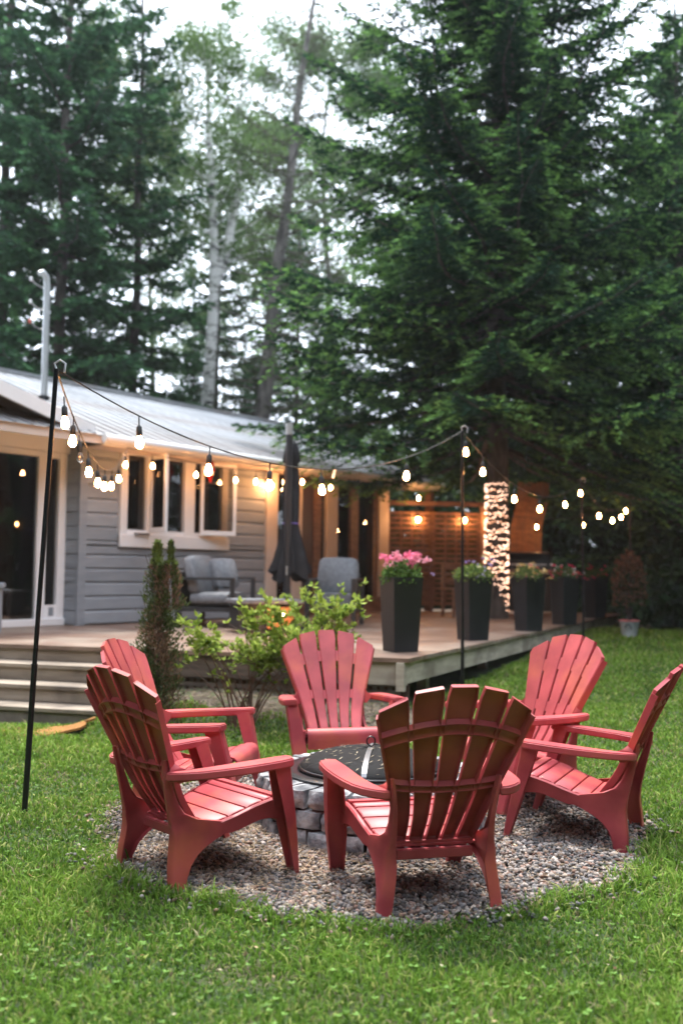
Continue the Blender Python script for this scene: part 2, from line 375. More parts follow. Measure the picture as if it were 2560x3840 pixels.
def duff():
    m = 5000; x = rng.uniform(-2.3, .7, m); y = 8.64 - (x - .5) * .292 - .95 * rng.random(m); b = rng.uniform(0, 6.28, m); L = rng.uniform(.02, .07, m)
    P = np.stack([x, y, gz(x, y) + .016 + .012 * rng.random(m)], 1); D = np.stack([np.cos(b), np.sin(b), rng.uniform(-.1, .35, m)], 1) * L[:, None]; Wv = np.stack([-np.sin(b), np.cos(b), 0 * b], 1) * .005
    V, F_ = diamonds(P, D, Wv); c = np.repeat(np.where(rng.random((m, 1)) < .3, np.array([.08, .16, .04]), np.array([.24, .18, .125])) * rng.uniform(.4, 1.2, (m, 1)), 4, 0)
    tag(npmesh('litter', V, F_, STRAW, col=c, kind='stuff'), 'dry leaves and weeds on the bed below the deck', 'leaf litter')
duff()

def fallen():
    n = 420; y = 2.3 + 7 * rng.random(n) ** 1.2; x = rng.uniform(-1, 1, n) * (.36 * y + .5); k = ~((y > 7.6) & (x < .8)); x, y = x[k], y[k]; n = len(x)
    P = np.stack([x, y, gz(x, y) + .022 + .012 * rng.random(n)], 1); a = rng.uniform(0, 6.28, n); L = rng.uniform(.006, .022, n)
    D = np.stack([np.cos(a), np.sin(a), rng.uniform(-.2, .4, n)], 1) * L[:, None]; Wv = np.stack([-np.sin(a), np.cos(a), rng.uniform(-.5, .5, n)], 1) * (L * .33)[:, None]
    V, F_ = diamonds(P, D, Wv); pal = np.array([(.24, .13, .07), (.40, .30, .17), (.13, .08, .05), (.5, .44, .30)]); c = np.repeat(pal[rng.integers(0, 4, n)] * rng.uniform(.7, 1.2, (n, 1)), 4, 0)
    tag(npmesh('fallen_leaves', V, F_, STRAW, col=c, kind='stuff'), 'small brown fallen leaves scattered over the lawn', 'leaves')
fallen()
# ---------------------------------------------------------------- deck
C0 = Vector((.569, 8.603)); A = Vector((-.963, .2690)).normalized(); B = Vector((.4158, .9095)).normalized(); ZD = .58
NA = Vector((-A.y, A.x));  NA = NA if NA.y < 0 else -NA      # outward from front edge
NB = Vector((B.y, -B.x))                                      # outward from right edge
NEEDLEB = B.dot(-NA)
deck = empty('deck', (C0.x, C0.y, 0), 0, 'low brown wooden deck in front of the grey house with stairs at its left end', 'deck')
def d2(a, b): p = A * a + B * b; return (p.x, p.y)     # deck-local oblique coordinates
def board(name, a0, a1, b0, b1, z0, z1, mat, parent=deck, bevel=0):
    mb = MB(); mb.prism([d2(a0, b0), d2(a1, b0), d2(a1, b1), d2(a0, b1)], z0, z1); return mb.obj(name, mat, parent, bevel=bevel, seg=1)
bw = .142 / NEEDLEB
for k in range(78):
    b0 = k * bw; a1 = 6.6 if b0 < 4.6 else 6.6
    o = board('deck_board', -.03 - rnd.uniform(0, .012), a1, b0 - (.03 if k == 0 else 0), b0 + bw - .007, ZD - .035 + rnd.uniform(-.0015, .0015), ZD + rnd.uniform(-.0015, .0015), DECK)
board('front_fascia', 0, .42, .002, .04, ZD - .035 - .20, ZD - .037, FASCIA); board('front_fascia', .423, 6.6, .004, .04, ZD - .035 - .20, ZD - .037, noise_mat('shaded_fascia_wood', (.055, .04, .03), (.13, .10, .08), 4, .7, .3, 16, (.4, 1, 5), bdist=.003))  # long left run: shrub shade put into a darker wood colour
board('side_fascia', -.002, .036, .0025, 11.0, ZD - .035 - .185, ZD - .038, FASCIA)
board('end_post', .0, .07, -.05, .0, .30, ZD - .037, FASCIA)
for b in (1.1, 3.1, 5.1, 7.1, 9.1):
    x, y = (C0 + A * .25 + B * b); board('support_post', .2, .29, b, b + .09, float(gz(x, y)) - .05, ZD - .04, FASCIA)
for b in (0.4, 3.0, 5.6): board('beam', .3, 6.5, b, b + .05, ZD - .22, ZD - .04, LATT)
# lattice under front edge
for k in range(5):
    zz = .12 + k * .068; board('lattice_rail', .07, 2.55, .055, .066, zz, zz + .036, LATT)
for k in range(36):
    a0 = .08 + k * .069; board('lattice_slat', a0, a0 + .036, .067, .078, .10, .47, LATT)
board('skirt_board', 0.0, 2.55, .08, .09, .05, .36, WOODDARK)
# stairs
stairs = empty('stairs', (C0.x, C0.y, 0), 0, 'weathered wooden steps leading up to the left end of the deck', 'stairs')
def d3(a, s): p = A * a + NA * s; return (p.x, p.y)
def sboard(name, a0, a1, s0, s1, z0, z1, mat):
    mb = MB(); mb.prism([d3(a0, s0), d3(a1, s0), d3(a1, s1), d3(a0, s1)], z0, z1); return mb.obj(name, mat, stairs, bevel=.003, seg=1)
for k in range(3):
    zt = ZD - .15 * (k + 1); s1 = .295 * (k + 1)
    sboard('tread_board', 2.30, 6.6, s1 - .145, s1 + .02, zt - .035, zt, STEPW)
    sboard('tread_board', 2.30, 6.6, s1 - .30, s1 - .152, zt - .035, zt + .001, STEPW)
    sboard('riser', 2.32, 6.6, s1 - .312, s1 - .298, zt + .003, zt + .113, STEPW)
sboard('riser', 2.32, 6.6, .868, .884, -.05, ZD - .45 - .037, LATT)
for a in (2.30, 6.56):
    sboard('stringer', a, a + .04, .01, .29, -.05, .395, LATT); sboard('stringer', a, a + .04, .291, .58, -.05, .245, LATT); sboard('stringer', a, a + .04, .581, .865, -.05, .095, LATT)
# coir mat
def mat_():
    mb = MB(); nx_, ny_ = 36, 8; rows = []
    for j in range(ny_):
        r_ = []
        for i in range(nx_):
            u_, w_ = i / (nx_ - 1), j / (ny_ - 1); x = -3.35 + 1.36 * u_ + .03 * math.sin(w_ * 9); y = 7.85 + .42 * w_ - .10 * u_
            z = float(gz(x, y)) + .02 + .012 * math.sin(u_ * 9) + (.05 * max(0, u_ - .85) / .15 if True else 0) * (1 + .3 * math.sin(w_ * 5)); r_.append((x, y, z))
        rows.append(r_)
    top = rows; bot = [[(x, y, z - .018) for x, y, z in r_] for r_ in rows]
    mb.loft(top, False, False); mb.loft(bot, False, False)
    e = [top[0], bot[0]]; mb.loft(e, False, False); mb.loft([top[-1], bot[-1]], False, False)
    mb.loft([[r_[0] for r_ in top], [r_[0] for r_ in bot]], False, False); mb.loft([[r_[-1] for r_ in top], [r_[-1] for r_ in bot]], False, False)
    m = empty('door_mat', (0, 0, 0), 0, 'crumpled orange coir mat on the grass at the foot of the steps', 'mat')
    mb.obj('pile', COIR, m, smooth=50)
    mb2 = MB(); mb2.loft([[(x, y - .01, z - .03) for x, y, z in r_] for r_ in rows[:5]], False, False); mb2.obj('rubber_backing', SOCK, m)
mat_()

# ---------------------------------------------------------------- house (local: x along the wall to the right, y into the house)
house = empty('house', (-3.35, 12.7, 0), R(53), 'single storey grey house with white windows and ribbed metal roof behind the deck', 'house')
def hb(name, x0, x1, y0, y1, z0, z1, mat, parent=None, bevel=0):
    return MB().box(x0, x1, y0, y1, z0, z1).obj(name, mat, parent or house, bevel=bevel, seg=1)
wall = MB().box(.02, 3.66, .03, .15, ZD + .001, 3.0).box(.02, .14, .151, 1.2, ZD + .001, 3.0).obj('wall', SIDING, house)
def siding(x0, x1, z0, z1, nm='siding_board'):
    k0 = int((z0 - ZD) / .18)
    z = ZD + .02
    while z < z1 - .02:
        a, b = max(z, z0), min(z + .176, z1)
        if b - a > .02:
            mb = MB(); prof = [(.0, a), (-.026, a + .004), (-.026, a + (b - a) * .80), (-.008, a + (b - a) * .90), (-.006, b), (.0285, b), (.0285, a)]
            mb.loft([[(x0, y, zz) for y, zz in prof], [(x1, y, zz) for y, zz in prof]]); mb.obj(nm, SIDING, wall)
        z += .18
siding(.11, 3.56, ZD, 1.60); siding(.11, .62, 1.62, 3.0); siding(2.70, 3.56, 1.62, 3.0)
hb('corner_board', -.012, .108, -.034, .0285, ZD + .003, 3.0, SIDING, wall)
for k in range(12):
    z = ZD + .02 + k * .18; MB().box(-.008, .018, .032, .24, z, z + .165).obj('siding_board', SIDING, wall)
# main window
win = hb('window', .64, 2.69, -.04, -.029, 1.62, 1.76, WHITE); 
hb('window_frame', .64, .755, -.055, .05, 1.77, 2.93, WHITE, win); hb('window_frame', 1.10, 1.38, -.055, .05, 1.77, 2.93, WHITE, win)
hb('window_frame', 1.80, 2.00, -.055, .05, 1.77, 2.93, WHITE, win); hb('window_frame', 2.56, 2.685, -.055, .05, 1.77, 2.93, WHITE, win)
hb('window_frame', .755, 2.56, -.055, .05, 2.84, 2.935, WHITE, win)
hb('window_sill', .62, 2.71, -.075, -.041, 1.60, 1.77, WHITE, win, .004)
for a, b in ((.755, 1.10), (1.38, 1.80), (2.0, 2.56)):
    hb('pane', a, b, .0, .006, 1.77, 2.84, GLASS, win); hb('stay_rail', a, b, -.05, -.012, 1.771, 1.835, WHITE, win)
def sash(hx, w, ang, side):
    s = MB().box(0, .05, -.02, .02, 1.80, 2.86).box(w - .05, w, -.02, .02, 1.80, 2.86).box(.05, w - .05, -.02, .02, 1.80, 1.87).box(.05, w - .05, -.02, .02, 2.80, 2.86).obj('sash', WHITE, win, bevel=.003, seg=1)
    s.location = (hx, -.085, 0); s.rotation_euler = (0, 0, ang)
    MB().box(.05, w - .05, -.003, .003, 1.87, 2.80).obj('pane', GLASS, s); return s
sash(1.13, .40, R(-100), 1); sash(2.08, .56, R(-22), 1)
MB().box(.86, 1.10, -.12, -.078, 1.772, 1.79).obj('window_stay', BLACKM, win)
# dark room behind the window
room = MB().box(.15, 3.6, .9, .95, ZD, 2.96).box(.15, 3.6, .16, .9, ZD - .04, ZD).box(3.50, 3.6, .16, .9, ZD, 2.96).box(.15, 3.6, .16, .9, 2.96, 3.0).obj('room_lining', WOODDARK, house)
# sunroom facade on the left (plane y=.28)
fy = .28
sun_w = MB().box(-4.5, .0, fy, fy + .12, 2.99, 3.03).box(-4.5, -3.3, fy, fy + .12, ZD, 2.8).obj('sunroom_wall', SIDING, house)
hb('door_header', -4.5, .02, fy - .05, fy + .06, 2.79, 2.985, WHITE)
hb('gable_beam', -4.5, -.02, fy - .10, fy + .10, 2.99, 3.17, WHITE)
door = hb('patio_door', -.44, -.30, fy - .03, fy + .05, ZD + .03, 2.785, WHITE)
hb('door_frame', -.125, -.012, fy - .04, fy + .05, ZD + .002, 2.785, WHITE, door); hb('door_frame', -.30, -.125, fy - .03, fy + .05, .66, .84, WHITE, door)
hb('door_frame', -.30, -.125, fy - .03, fy + .05, 2.71, 2.785, WHITE, door); hb('door_frame', -3.3, -.44, fy - .03, fy + .05, 2.71, 2.785, WHITE, door)
hb('door_sill', -3.3, -.012, fy - .07, fy + .04, ZD + .001, ZD + .09, WHITE, door, .005)
hb('vent_panel', -.235, -.165, fy - .035, fy - .031, .70, .81, SIDING, door)
hb('door_frame', -2.0, -1.85, fy - .03, fy + .05, ZD + .09, 2.71, WHITE, door)
hb('pane', -3.3, -.44, fy + .01, fy + .016, ZD + .09, 2.71, GLASS, door); hb('pane', -.30, -.125, fy + .01, fy + .016, .84, 2.71, GLASS, door)
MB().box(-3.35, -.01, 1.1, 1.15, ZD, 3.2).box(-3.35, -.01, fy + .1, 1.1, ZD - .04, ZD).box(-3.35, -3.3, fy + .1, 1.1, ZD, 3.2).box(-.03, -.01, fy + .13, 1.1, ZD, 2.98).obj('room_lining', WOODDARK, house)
# gable: rake board, dark triangular glass, roof slab
sl_ = .262
def rake_z(x): return 3.10 - sl_ * (x + .2)
mb = MB(); mb.add([(-.05, -.34, rake_z(-.05) - .12), (-.05, -.34, rake_z(-.05) + .05), (-4.4, -.34, rake_z(-4.4) + .05), (-4.4, -.34, rake_z(-4.4) - .12),
                   (-.05, -.29, rake_z(-.05) - .12), (-.05, -.29, rake_z(-.05) + .05), (-4.4, -.29, rake_z(-4.4) + .05), (-4.4, -.29, rake_z(-4.4) - .12)],
                  [(0, 1, 2, 3), (7, 6, 5, 4), (0, 4, 5, 1), (1, 5, 6, 2), (2, 6, 7, 3), (3, 7, 4, 0)])
mb.obj('rake_board', WHITE, house)
mb = MB(); mb.add([(-.02, -.288, rake_z(-.02) - .03), (-4.4, -.288, rake_z(-4.4) - .03), (-4.4, 1.9, rake_z(-4.4) - .03), (-.02, .30, rake_z(-.02) - .03),
                   (-.02, -.30, rake_z(-.02) + .056), (-4.4, -.30, rake_z(-4.4) + .056), (-4.4, 3.0, rake_z(-4.4) + .056), (-.02, .10, rake_z(-.02) + .056)],
                  [(3, 2, 1, 0), (4, 5, 6, 7), (0, 1, 5, 4), (1, 2, 6, 5), (2, 3, 7, 6), (3, 0, 4, 7)])
mb.obj('sunroom_roof', ROOFM, house)
mb = MB(); mb.prism([(-.45, 3.175), (-4.4, 3.175), (-4.4, 3.85), (-2.9, 3.7)], -fy - .04, -fy); 
for i, v in enumerate(mb.v): mb.v[i] = (v[0], -v[2] if v[2] < 0 else v[2], v[1])
mb.obj('gable_glass', plain('dark_gable_panel', (.06, .065, .075), .25), house)
# main roof: ribbed metal panels
def rz(y): return 2.985 + .365 * (y + .45)
ridge = 3.5
roof = MB().add([(-5, -.43, rz(-.43) - .12), (8.1, -.43, rz(-.43) - .12), (8.1, ridge, rz(ridge) - .12), (-5, ridge, rz(ridge) - .12),
                 (-5, -.43, rz(-.43) - .008), (8.1, -.43, rz(-.43) - .008), (8.1, ridge, rz(ridge) - .008), (-5, ridge, rz(ridge) - .008)],
                [(3, 2, 1, 0), (4, 5, 6, 7), (0, 1, 5, 4), (1, 2, 6, 5), (2, 3, 7, 6), (3, 0, 4, 7)]).obj('roof', CREAM, house)
pm = MB(); w = .23
prof = [(0, .0), (.006, .022), (.026, .022), (.032, .0), (.11, .0), (.115, .007), (.135, .007), (.14, .0), (w, 0)]
pm.loft([[(x, -.47, rz(-.47) + z) for x, z in prof], [(x, ridge, rz(ridge) + z) for x, z in prof]], cap=False, closed=False)
pm.loft([[(x, ridge, rz(ridge) + z) for x, z in prof], [(x, 7.4, rz(ridge) - .365 * 3.9 + z) for x, z in prof]], cap=False, closed=False)
pme = pm.mesh('roof_panel', ROOFM)
for k in range(57): share('roof_panel', pme, roof, (-5 + k * w, 0, 0))
hb('ridge_cap', -5, 8.12, ridge - .12, ridge + .12, rz(ridge) - .02, rz(ridge) + .035, ROOFM, roof)
mb = MB(); mb.tube([(-.05, -.52, 2.94), (8.1, -.52, 2.94)], .055, 10); mb.obj('gutter', WHITE, house, smooth=60)
hb('fascia', .0, 8.1, -.46, -.435, 2.86, 2.985, WHITE)
hb('soffit', -.02, 8.1, -.434, .02, 2.85, 2.866, CREAM)
# back part of the house body
hb('back_wall', -4.5, 8.0, 6.9, 7.0, -.2, 3.0, SIDING); hb('side_wall', 7.98, 8.08, 1.0, 6.9, -.2, 3.0, SIDING)
mb = MB(); mb.add([(8.0, .16, 3.0), (8.0, 6.9, 3.0), (8.0, ridge, rz(ridge) - .13), (8.06, .16, 3.0), (8.06, 6.9, 3.0), (8.06, ridge, rz(ridge) - .13)], [(0, 1, 2), (5, 4, 3), (0, 3, 4, 1), (1, 4, 5, 2), (2, 5, 3, 0)]); mb.obj('gable_wall', SIDING, house)
# porch side glazing, t 3.66 -> 7
pz = .86
hb('threshold', 3.68, 7.05, -.06, .14, ZD + .001, pz, CEDAR)
for a, b, m in ((3.57, 3.83, CREAM), (4.22, 4.44, CREAM), (5.12, 5.40, CREAM), (6.64, 6.95, CREAM)): hb('pillar', a, b, -.05, .16, pz if a > 3.6 else ZD + .002, 2.85, m)
for a, b in ((4.80, 4.98), (5.83, 6.04), (6.56, 6.638)): hb('door_stile', a, b, -.02, .08, pz, 2.85, CEDAR)
pd = hb('porch_door', 4.441, 4.80, .0, .06, pz, 2.85, plain('dark_brown_door', (.035, .016, .012), .4))
for a, b in ((3.83, 4.22), (4.98, 5.12), (5.40, 5.83), (6.04, 6.56)): hb('pane', a, b, .03, .036, pz, 2.85, GLASS, pd)
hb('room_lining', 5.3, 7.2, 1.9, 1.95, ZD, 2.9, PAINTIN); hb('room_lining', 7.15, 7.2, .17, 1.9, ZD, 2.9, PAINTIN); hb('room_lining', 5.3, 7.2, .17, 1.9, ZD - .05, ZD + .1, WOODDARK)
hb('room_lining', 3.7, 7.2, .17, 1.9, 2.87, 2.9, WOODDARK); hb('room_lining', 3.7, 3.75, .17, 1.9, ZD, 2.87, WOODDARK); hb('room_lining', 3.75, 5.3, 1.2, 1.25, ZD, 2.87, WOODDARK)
def to_world(x, y, z): return house.matrix_basis @ Vector((x, y, z))
bpy.context.view_layer.update()
lamp = empty('wall_lamp', to_world(6.45, 1.15, 0), R(53), 'glowing white shade of a lamp seen through the right glass door', 'lamp')
MB().lathe([(.10, 2.05), (.18, 1.97), (.19, 1.96), (.10, 2.03)], 20).obj('lamp_shade', emit('lit_lamp_shade', (1, .72, .38), 5), lamp, smooth=50)
MB().tube([(0, 0, 2.03), (0, 0, 2.87)], .008, 6).obj('cord', SOCK, lamp)
pl = bpy.data.lights.new('room_lamp', 'POINT'); pl.energy = 34; pl.color = (1, .58, .26); pl.shadow_soft_size = .1
plo = bpy.data.objects.new('room_lamp', pl); link(plo); plo.location = to_world(6.45, 1.0, 1.8)
pl2 = empty('porch_lantern', to_world(3.52, -.16, 2.62), R(53), 'glowing amber wall lamp high on the siding right of the white window', 'wall lamp')
MB().lathe([(.0, -.05), (.036, -.035), (.045, 0), (.034, .04), (.0, .05)], 14).obj('bulb', BULBM, pl2, smooth=60); MB().lathe([(.02, .052), (.07, .06), (.03, .10), (.01, .11)], 12).obj('cap', SOCK, pl2, smooth=50); MB().box(-.015, .015, .0, .13, .07, .10).obj('arm', SOCK, pl2)
# porch corner post and small roof bracket
hb('porch_post', 7.78, 7.9, -.42, -.30, ZD + .002, 2.845, CEDAR)
# mast on the roof with hooked head
mast = empty('service_mast', to_world(.516, 1.5, rz(1.5) + .01), R(53), 'tall grey metal conduit mast with hooked top rising from the left of the roof', 'mast')
mb = MB(); mb.tube([(0, 0, 0), (0, 0, 1.62), (-.02, 0, 1.74), (-.09, 0, 1.80), (-.14, 0, 1.77)], [.045, .045, .045, .043, .04], 12); mb.obj('pipe', STEEL, mast, smooth=50)
MB().lathe([(.09, -.08), (.08, .03), (.045, .05)], 14).obj('flashing', BLACKM, mast, smooth=50)
for zz, c in ((1.62, 1), (1.30, 1), (1.02, 0)):
    mb = MB(); mb.tube([(-.02, 0, zz), (-.10, -.02, zz - .05), (-.24, -.05, zz - .03), (-.30, -.05, zz + .02)], .009 if c else .006, 6); mb.obj('service_wire', STEEL, mast, smooth=60)
    MB().lathe([(.012, -.03), (.02, -.02), (.02, .02), (.012, .03)], 8, (-.31, -.05, zz + .02)).obj('insulator', WHITE if c else RED, mast)
# hummingbird feeder under the eave
hf = empty('bird_feeder', (0, 0, 0), 0, 'red glass hummingbird feeder hanging before the middle of the window', 'feeder')
P = to_world(1.93, -.42, 2.80)
MB().lathe([(.01, .05), (.045, .03), (.06, -.06), (.055, -.12), (.02, -.22), (.015, -.26)], 14, P).obj('bottle', plain('red_glass', (.75, .02, .01), .1, trans=.3), hf, smooth=60)
MB().lathe([(.02, -.26), (.07, -.265), (.07, -.285), (.03, -.29)], 14, P).obj('base', SOCK, hf, smooth=50); MB().tube([P + Vector((0, 0, .05)), P + Vector((0, 0, .09))], .003, 5).obj('hook', SOCK, hf)
# little post at the left edge of the deck
bx = empty('deck_box', (-3.98, 11.2, ZD), R(16), 'grey painted box post at the far left edge of the deck', 'post')
MB().box(-.18, .18, -.18, .18, 0, .50).obj('body', SIDING, bx); MB().box(-.21, .21, -.21, .21, .501, .56).obj('cap', SIDING, bx, bevel=.01)

# ---------------------------------------------------------------- deck furniture
def cushion(mb, sx, sy, sz, M, n=8):
    rings = []
    for k in range(n + 1):
        t = -1 + 2 * k / n; r = (1 - abs(t) ** 6) ** .5 if abs(t) < 1 else .0
        r = max(r, .45); ring = []
        for j in range(16):
            a = 2 * math.pi * j / 16; c, s_ = math.cos(a), math.sin(a)
            e = .35; x = math.copysign(abs(c) ** e, c) * sx / 2 * (.90 + .10 * r); z = math.copysign(abs(s_) ** e, s_) * sz / 2 * (.90 + .10 * r)
            puff = (1 - (x / sx * 2) ** 4 * .6) * (1 - (z / sz * 2) ** 4 * .6)
            ring.append(M @ Vector((x, t * sy / 2 * (.4 + .6 * puff), z)))
        rings.append(ring)
    return mb.loft(rings)
def lounge(loc, rz_, label, spread):
    t = empty('lounge_chair', loc, rz_, label, 'armchair', 'cushioned lounge chairs on the deck')
    W_, D_ = spread, .75
    for sx in (-1, 1):
        x = sx * W_ / 2
        mb = MB(); mb.box(x - .03, x + .03, -D_ / 2, -D_ / 2 + .05, 0, .60).box(x - .03, x + .03, D_ / 2 - .05, D_ / 2, 0, .60).box(x - .035, x + .035, -D_ / 2, D_ / 2, .601, .635).box(x - .02, x + .02, -D_ / 2 + .05, D_ / 2 - .05, .2, .24)
        mb.obj('arm_frame', CHAR, t)
    MB().box(-W_ / 2 + .03, W_ / 2 - .03, -D_ / 2, D_ / 2, .22, .26).box(-W_ / 2 + .03, W_ / 2 - .03, -D_ / 2 + .0, -D_ / 2 + .04, .26, .70).obj('seat_frame', CHAR, t)
    mb = MB(); cushion(mb, W_ - .08, .70, .16, Matrix.Translation((0, .02, .36)) @ Matrix.Rotation(0, 4, 'X')); mb.obj('seat_cushion', CUSH, t, smooth=60)
    mb = MB(); cushion(mb, W_ - .06, .20, .52, Matrix.Translation((0, -.22, .66)) @ Matrix.Rotation(R(12), 4, 'X')); mb.obj('back_cushion', CUSH, t, smooth=60)
    return t
l1 = lounge((-1.62, 13.15, ZD), R(-100), 'wide charcoal lounge chair with grey cushions against the grey siding', 1.0)
mb = MB(); cushion(mb, .42, .18, .42, Matrix.Translation((-.36, -.02, .68)) @ Matrix.Rotation(R(-30), 4, 'Z') @ Matrix.Rotation(R(18), 4, 'X')); o = mb.obj('throw_cushion', CUSH, None, smooth=60)
o.location = (-1.62, 13.15, ZD); o.rotation_euler = (0, 0, R(-100)); tag(o, 'pale grey throw cushion slumped on the lounge chair by the siding', 'cushion')
l2 = lounge((-.07, 13.5, ZD), R(170), 'lounge chair with one upright grey back cushion in front of the brown door', .62)
ft = empty('fire_table', (-.92, 12.0, ZD), R(20), 'low square table with pale top and glowing orange wooden side behind the shrub', 'table')
MB().box(-.42, .42, -.30, .30, .34, .39).obj('table_top', CUSH, ft, bevel=.01); MB().box(-.36, .36, -.20, .25, .03, .338).obj('body', CHAR, ft); MB().box(-.02, .30, -.26, -.201, .05, .30).obj('side_panel', noise_mat('orange_wood', (.40, .15, .05), (.52, .22, .07), 4, .4, .1, 12, (1, 1, 5)), ft)
o = MB().lathe([(.0, -.03), (.022, -.02), (.026, 0), (.02, .022), (.0, .03)], 12).obj('candle_lamp', BULBM, None, smooth=60); o.location = (-.66, 11.50, ZD + .22); tag(o, 'small glowing lamp against the orange side of the low table', 'lamp')
# closed parasol
um = empty('parasol', (-.66, 12.3, ZD), 0, 'closed black parasol tied beside its grey pole near the house corner', 'parasol')
MB().tube([(0, 0, 0), (0, 0, 2.50)], .042, 12).obj('pole', plain('parasol_pole', (.045, .048, .055), .35, metal=.5), um, smooth=60)
MB().tube([(0, 0, 2.42), (0, 0, 2.56)], .045, 12).obj('cap', STEEL, um, smooth=60)
MB().lathe([(.28, .0), (.26, .05), (.06, .09)], 20).obj('base', SOCK, um, smooth=50)
mb = MB(); rings = []; nn = 32
for z, r, w_ in ((2.36, .04, .0), (2.30, .075, .1), (2.10, .10, .18), (2.07, .075, .12), (1.7, .095, .2), (1.32, .085, .2), (1.1, .12, .28), (.85, .165, .35), (.68, .20, .4), (.66, .19, .4), (.80, .10, .4)):
    rings.append([((r * (1 + w_ * math.sin(k / nn * 2 * math.pi * 8))) * math.cos(2 * math.pi * k / nn) + .03, (r * .75 * (1 + w_ * math.sin(k / nn * 2 * math.pi * 8))) * math.sin(2 * math.pi * k / nn) + .10, z + (.07 * math.sin(k / nn * 2 * math.pi * 4) if z < .8 else 0)) for k in range(nn)])
mb.loft(rings); mb.obj('canopy', UMBF, um, smooth=70)
MB().tube([(.03 + .098 * math.cos(a), .10 + .075 * math.sin(a), 1.32) for a in [k * math.pi / 8 for k in range(17)]], .008, 5).obj('strap', plain('violet_strap', (.2, .14, .45), .6), um)
MB().tube([(0, -.05, .78), (.0, -.09, .78), (0, -.09, .68)], .012, 6).obj('crank', STEEL, um)
# trellis screen (slatted) with two lit wall lamps
tr = empty('privacy_screen', (1.78, 18.6, ZD), R(6), 'brown slatted wooden privacy screen at the back of the deck', 'screen')
for k in range(19):
    z = .12 + k * .093; MB().box(-.92, .84, -.012, .012, z, z + .060).obj('slat', CEDAR, tr)
for k in range(9): MB().box(-.9 + k * .21, -.88 + k * .21 + .02, .013, .035, .1, 1.85).obj('batten', CEDAR, tr)
MB().box(-.97, -.921, -.03, .05, 0, 1.97).obj('post', CEDAR, tr); MB().box(.841, .95, -.04, .06, 0, 1.97).obj('post', noise_mat('pale_post', (.30, .17, .10), (.40, .24, .14), 4, .6, .1), tr); MB().box(-.97, .95, -.03, .05, 1.971, 2.05).obj('top_rail', CEDAR, tr)
for lx, nm in ((-.37, 'left'), (.50, 'right')):
    w_ = Matrix.Translation(tr.location) @ Matrix.Rotation(R(6), 4, 'Z') @ Vector((lx, -.10, 1.70))
    o = empty('sconce', w_, 0, 'glowing sconce on the slatted screen, ' + ('nearer the house door' if nm == 'left' else 'beside the thin black pole'), 'wall lamp', 'sconces on the privacy screen')
    MB().lathe([(.0, -.045), (.035, -.03), (.042, 0), (.03, .035), (.0, .045)], 14).obj('bulb', BULBM, o, smooth=60); MB().lathe([(.03, .04), (.035, .10), (.01, .12)], 10).obj('socket', SOCK, o, smooth=60); MB().box(-.02, .02, .02, .08, .07, .10).obj('bracket', SOCK, o)
# wooden chair by the screen
wc = empty('wooden_chair', (1.95, 16.4, ZD), R(200), 'brown wooden dining chair behind the first planter', 'chair')
for x in (-.2, .2):
    for y in (-.2, .2): MB().box(x - .022, x + .022, y - .022, y + .022, 0, .44 if y > 0 else .9).obj('leg', CEDAR, wc)
MB().box(-.24, .24, -.17, .24, .441, .47).obj('seat', CEDAR, wc)
for k in range(3): MB().box(-.177, .177, -.21, -.19, .55 + k * .12, .62 + k * .12).obj('back_rail', CEDAR, wc)
# grill
gr = empty('grill', (3.25, 17.2, ZD), R(-15), 'black gas grill with wooden side shelf behind the planters', 'grill')
MB().box(-.38, .38, -.25, .25, .10, .72).obj('cabinet', BLACKM, gr, bevel=.01)
mb = MB(); pr = [(-.27, .80), (-.25, .95), (-.12, 1.08), (.12, 1.10), (.27, .98), (.28, .80)]
mb.loft([[(x, y, z) for y, z in pr] for x in (-.37, .37)]); mb.obj('lid', BLACKM, gr, bevel=.01); MB().tube([(-.3, -.31, .88), (.3, -.31, .88)], .013, 8).obj('handle', STEEL, gr)
MB().box(-.40, .40, -.28, .28, .721, .795).obj('firebox', plain('grill_rust', (.10, .05, .035), .5), gr); MB().box(.41, .82, -.22, .22, .74, .775).obj('side_shelf', noise_mat('shelf_wood', (.42, .20, .10), (.5, .26, .13), 5, .6, .1), gr); MB().box(-.82, -.41, -.22, .22, .74, .775).obj('side_shelf', CHAR, gr)
# tall slab behind grill
sg = empty('wood_panel', (3.55, 18.9, 0), R(-8), 'tall curved brown wooden slab lit warm behind the grill', 'panel')
for k in range(5):
    x0 = -.29 + k * .118; mb = MB(); mb.loft([[(x0 + (.10 if zz > 2.2 else 0) - .05 * math.sin(zz), 0 + .02 * (k % 2), zz), (x0 + .112 + (.10 if zz > 2.2 else 0) - .05 * math.sin(zz), .02 * (k % 2), zz), (x0 + .112 + (.10 if zz > 2.2 else 0) - .05 * math.sin(zz), .06, zz), (x0 + (.10 if zz > 2.2 else 0) - .05 * math.sin(zz), .06, zz)] for zz in (.3, .8, 1.3, 1.8, 2.2, 2.7, 3.05)])
    mb.obj('plank', noise_mat('amber_plank', (.14, .06, .028), (.25, .115, .05), 5, .5, .2, 20, (1, 1, 3)) if k == 0 else bpy.data.materials['amber_plank'], sg)

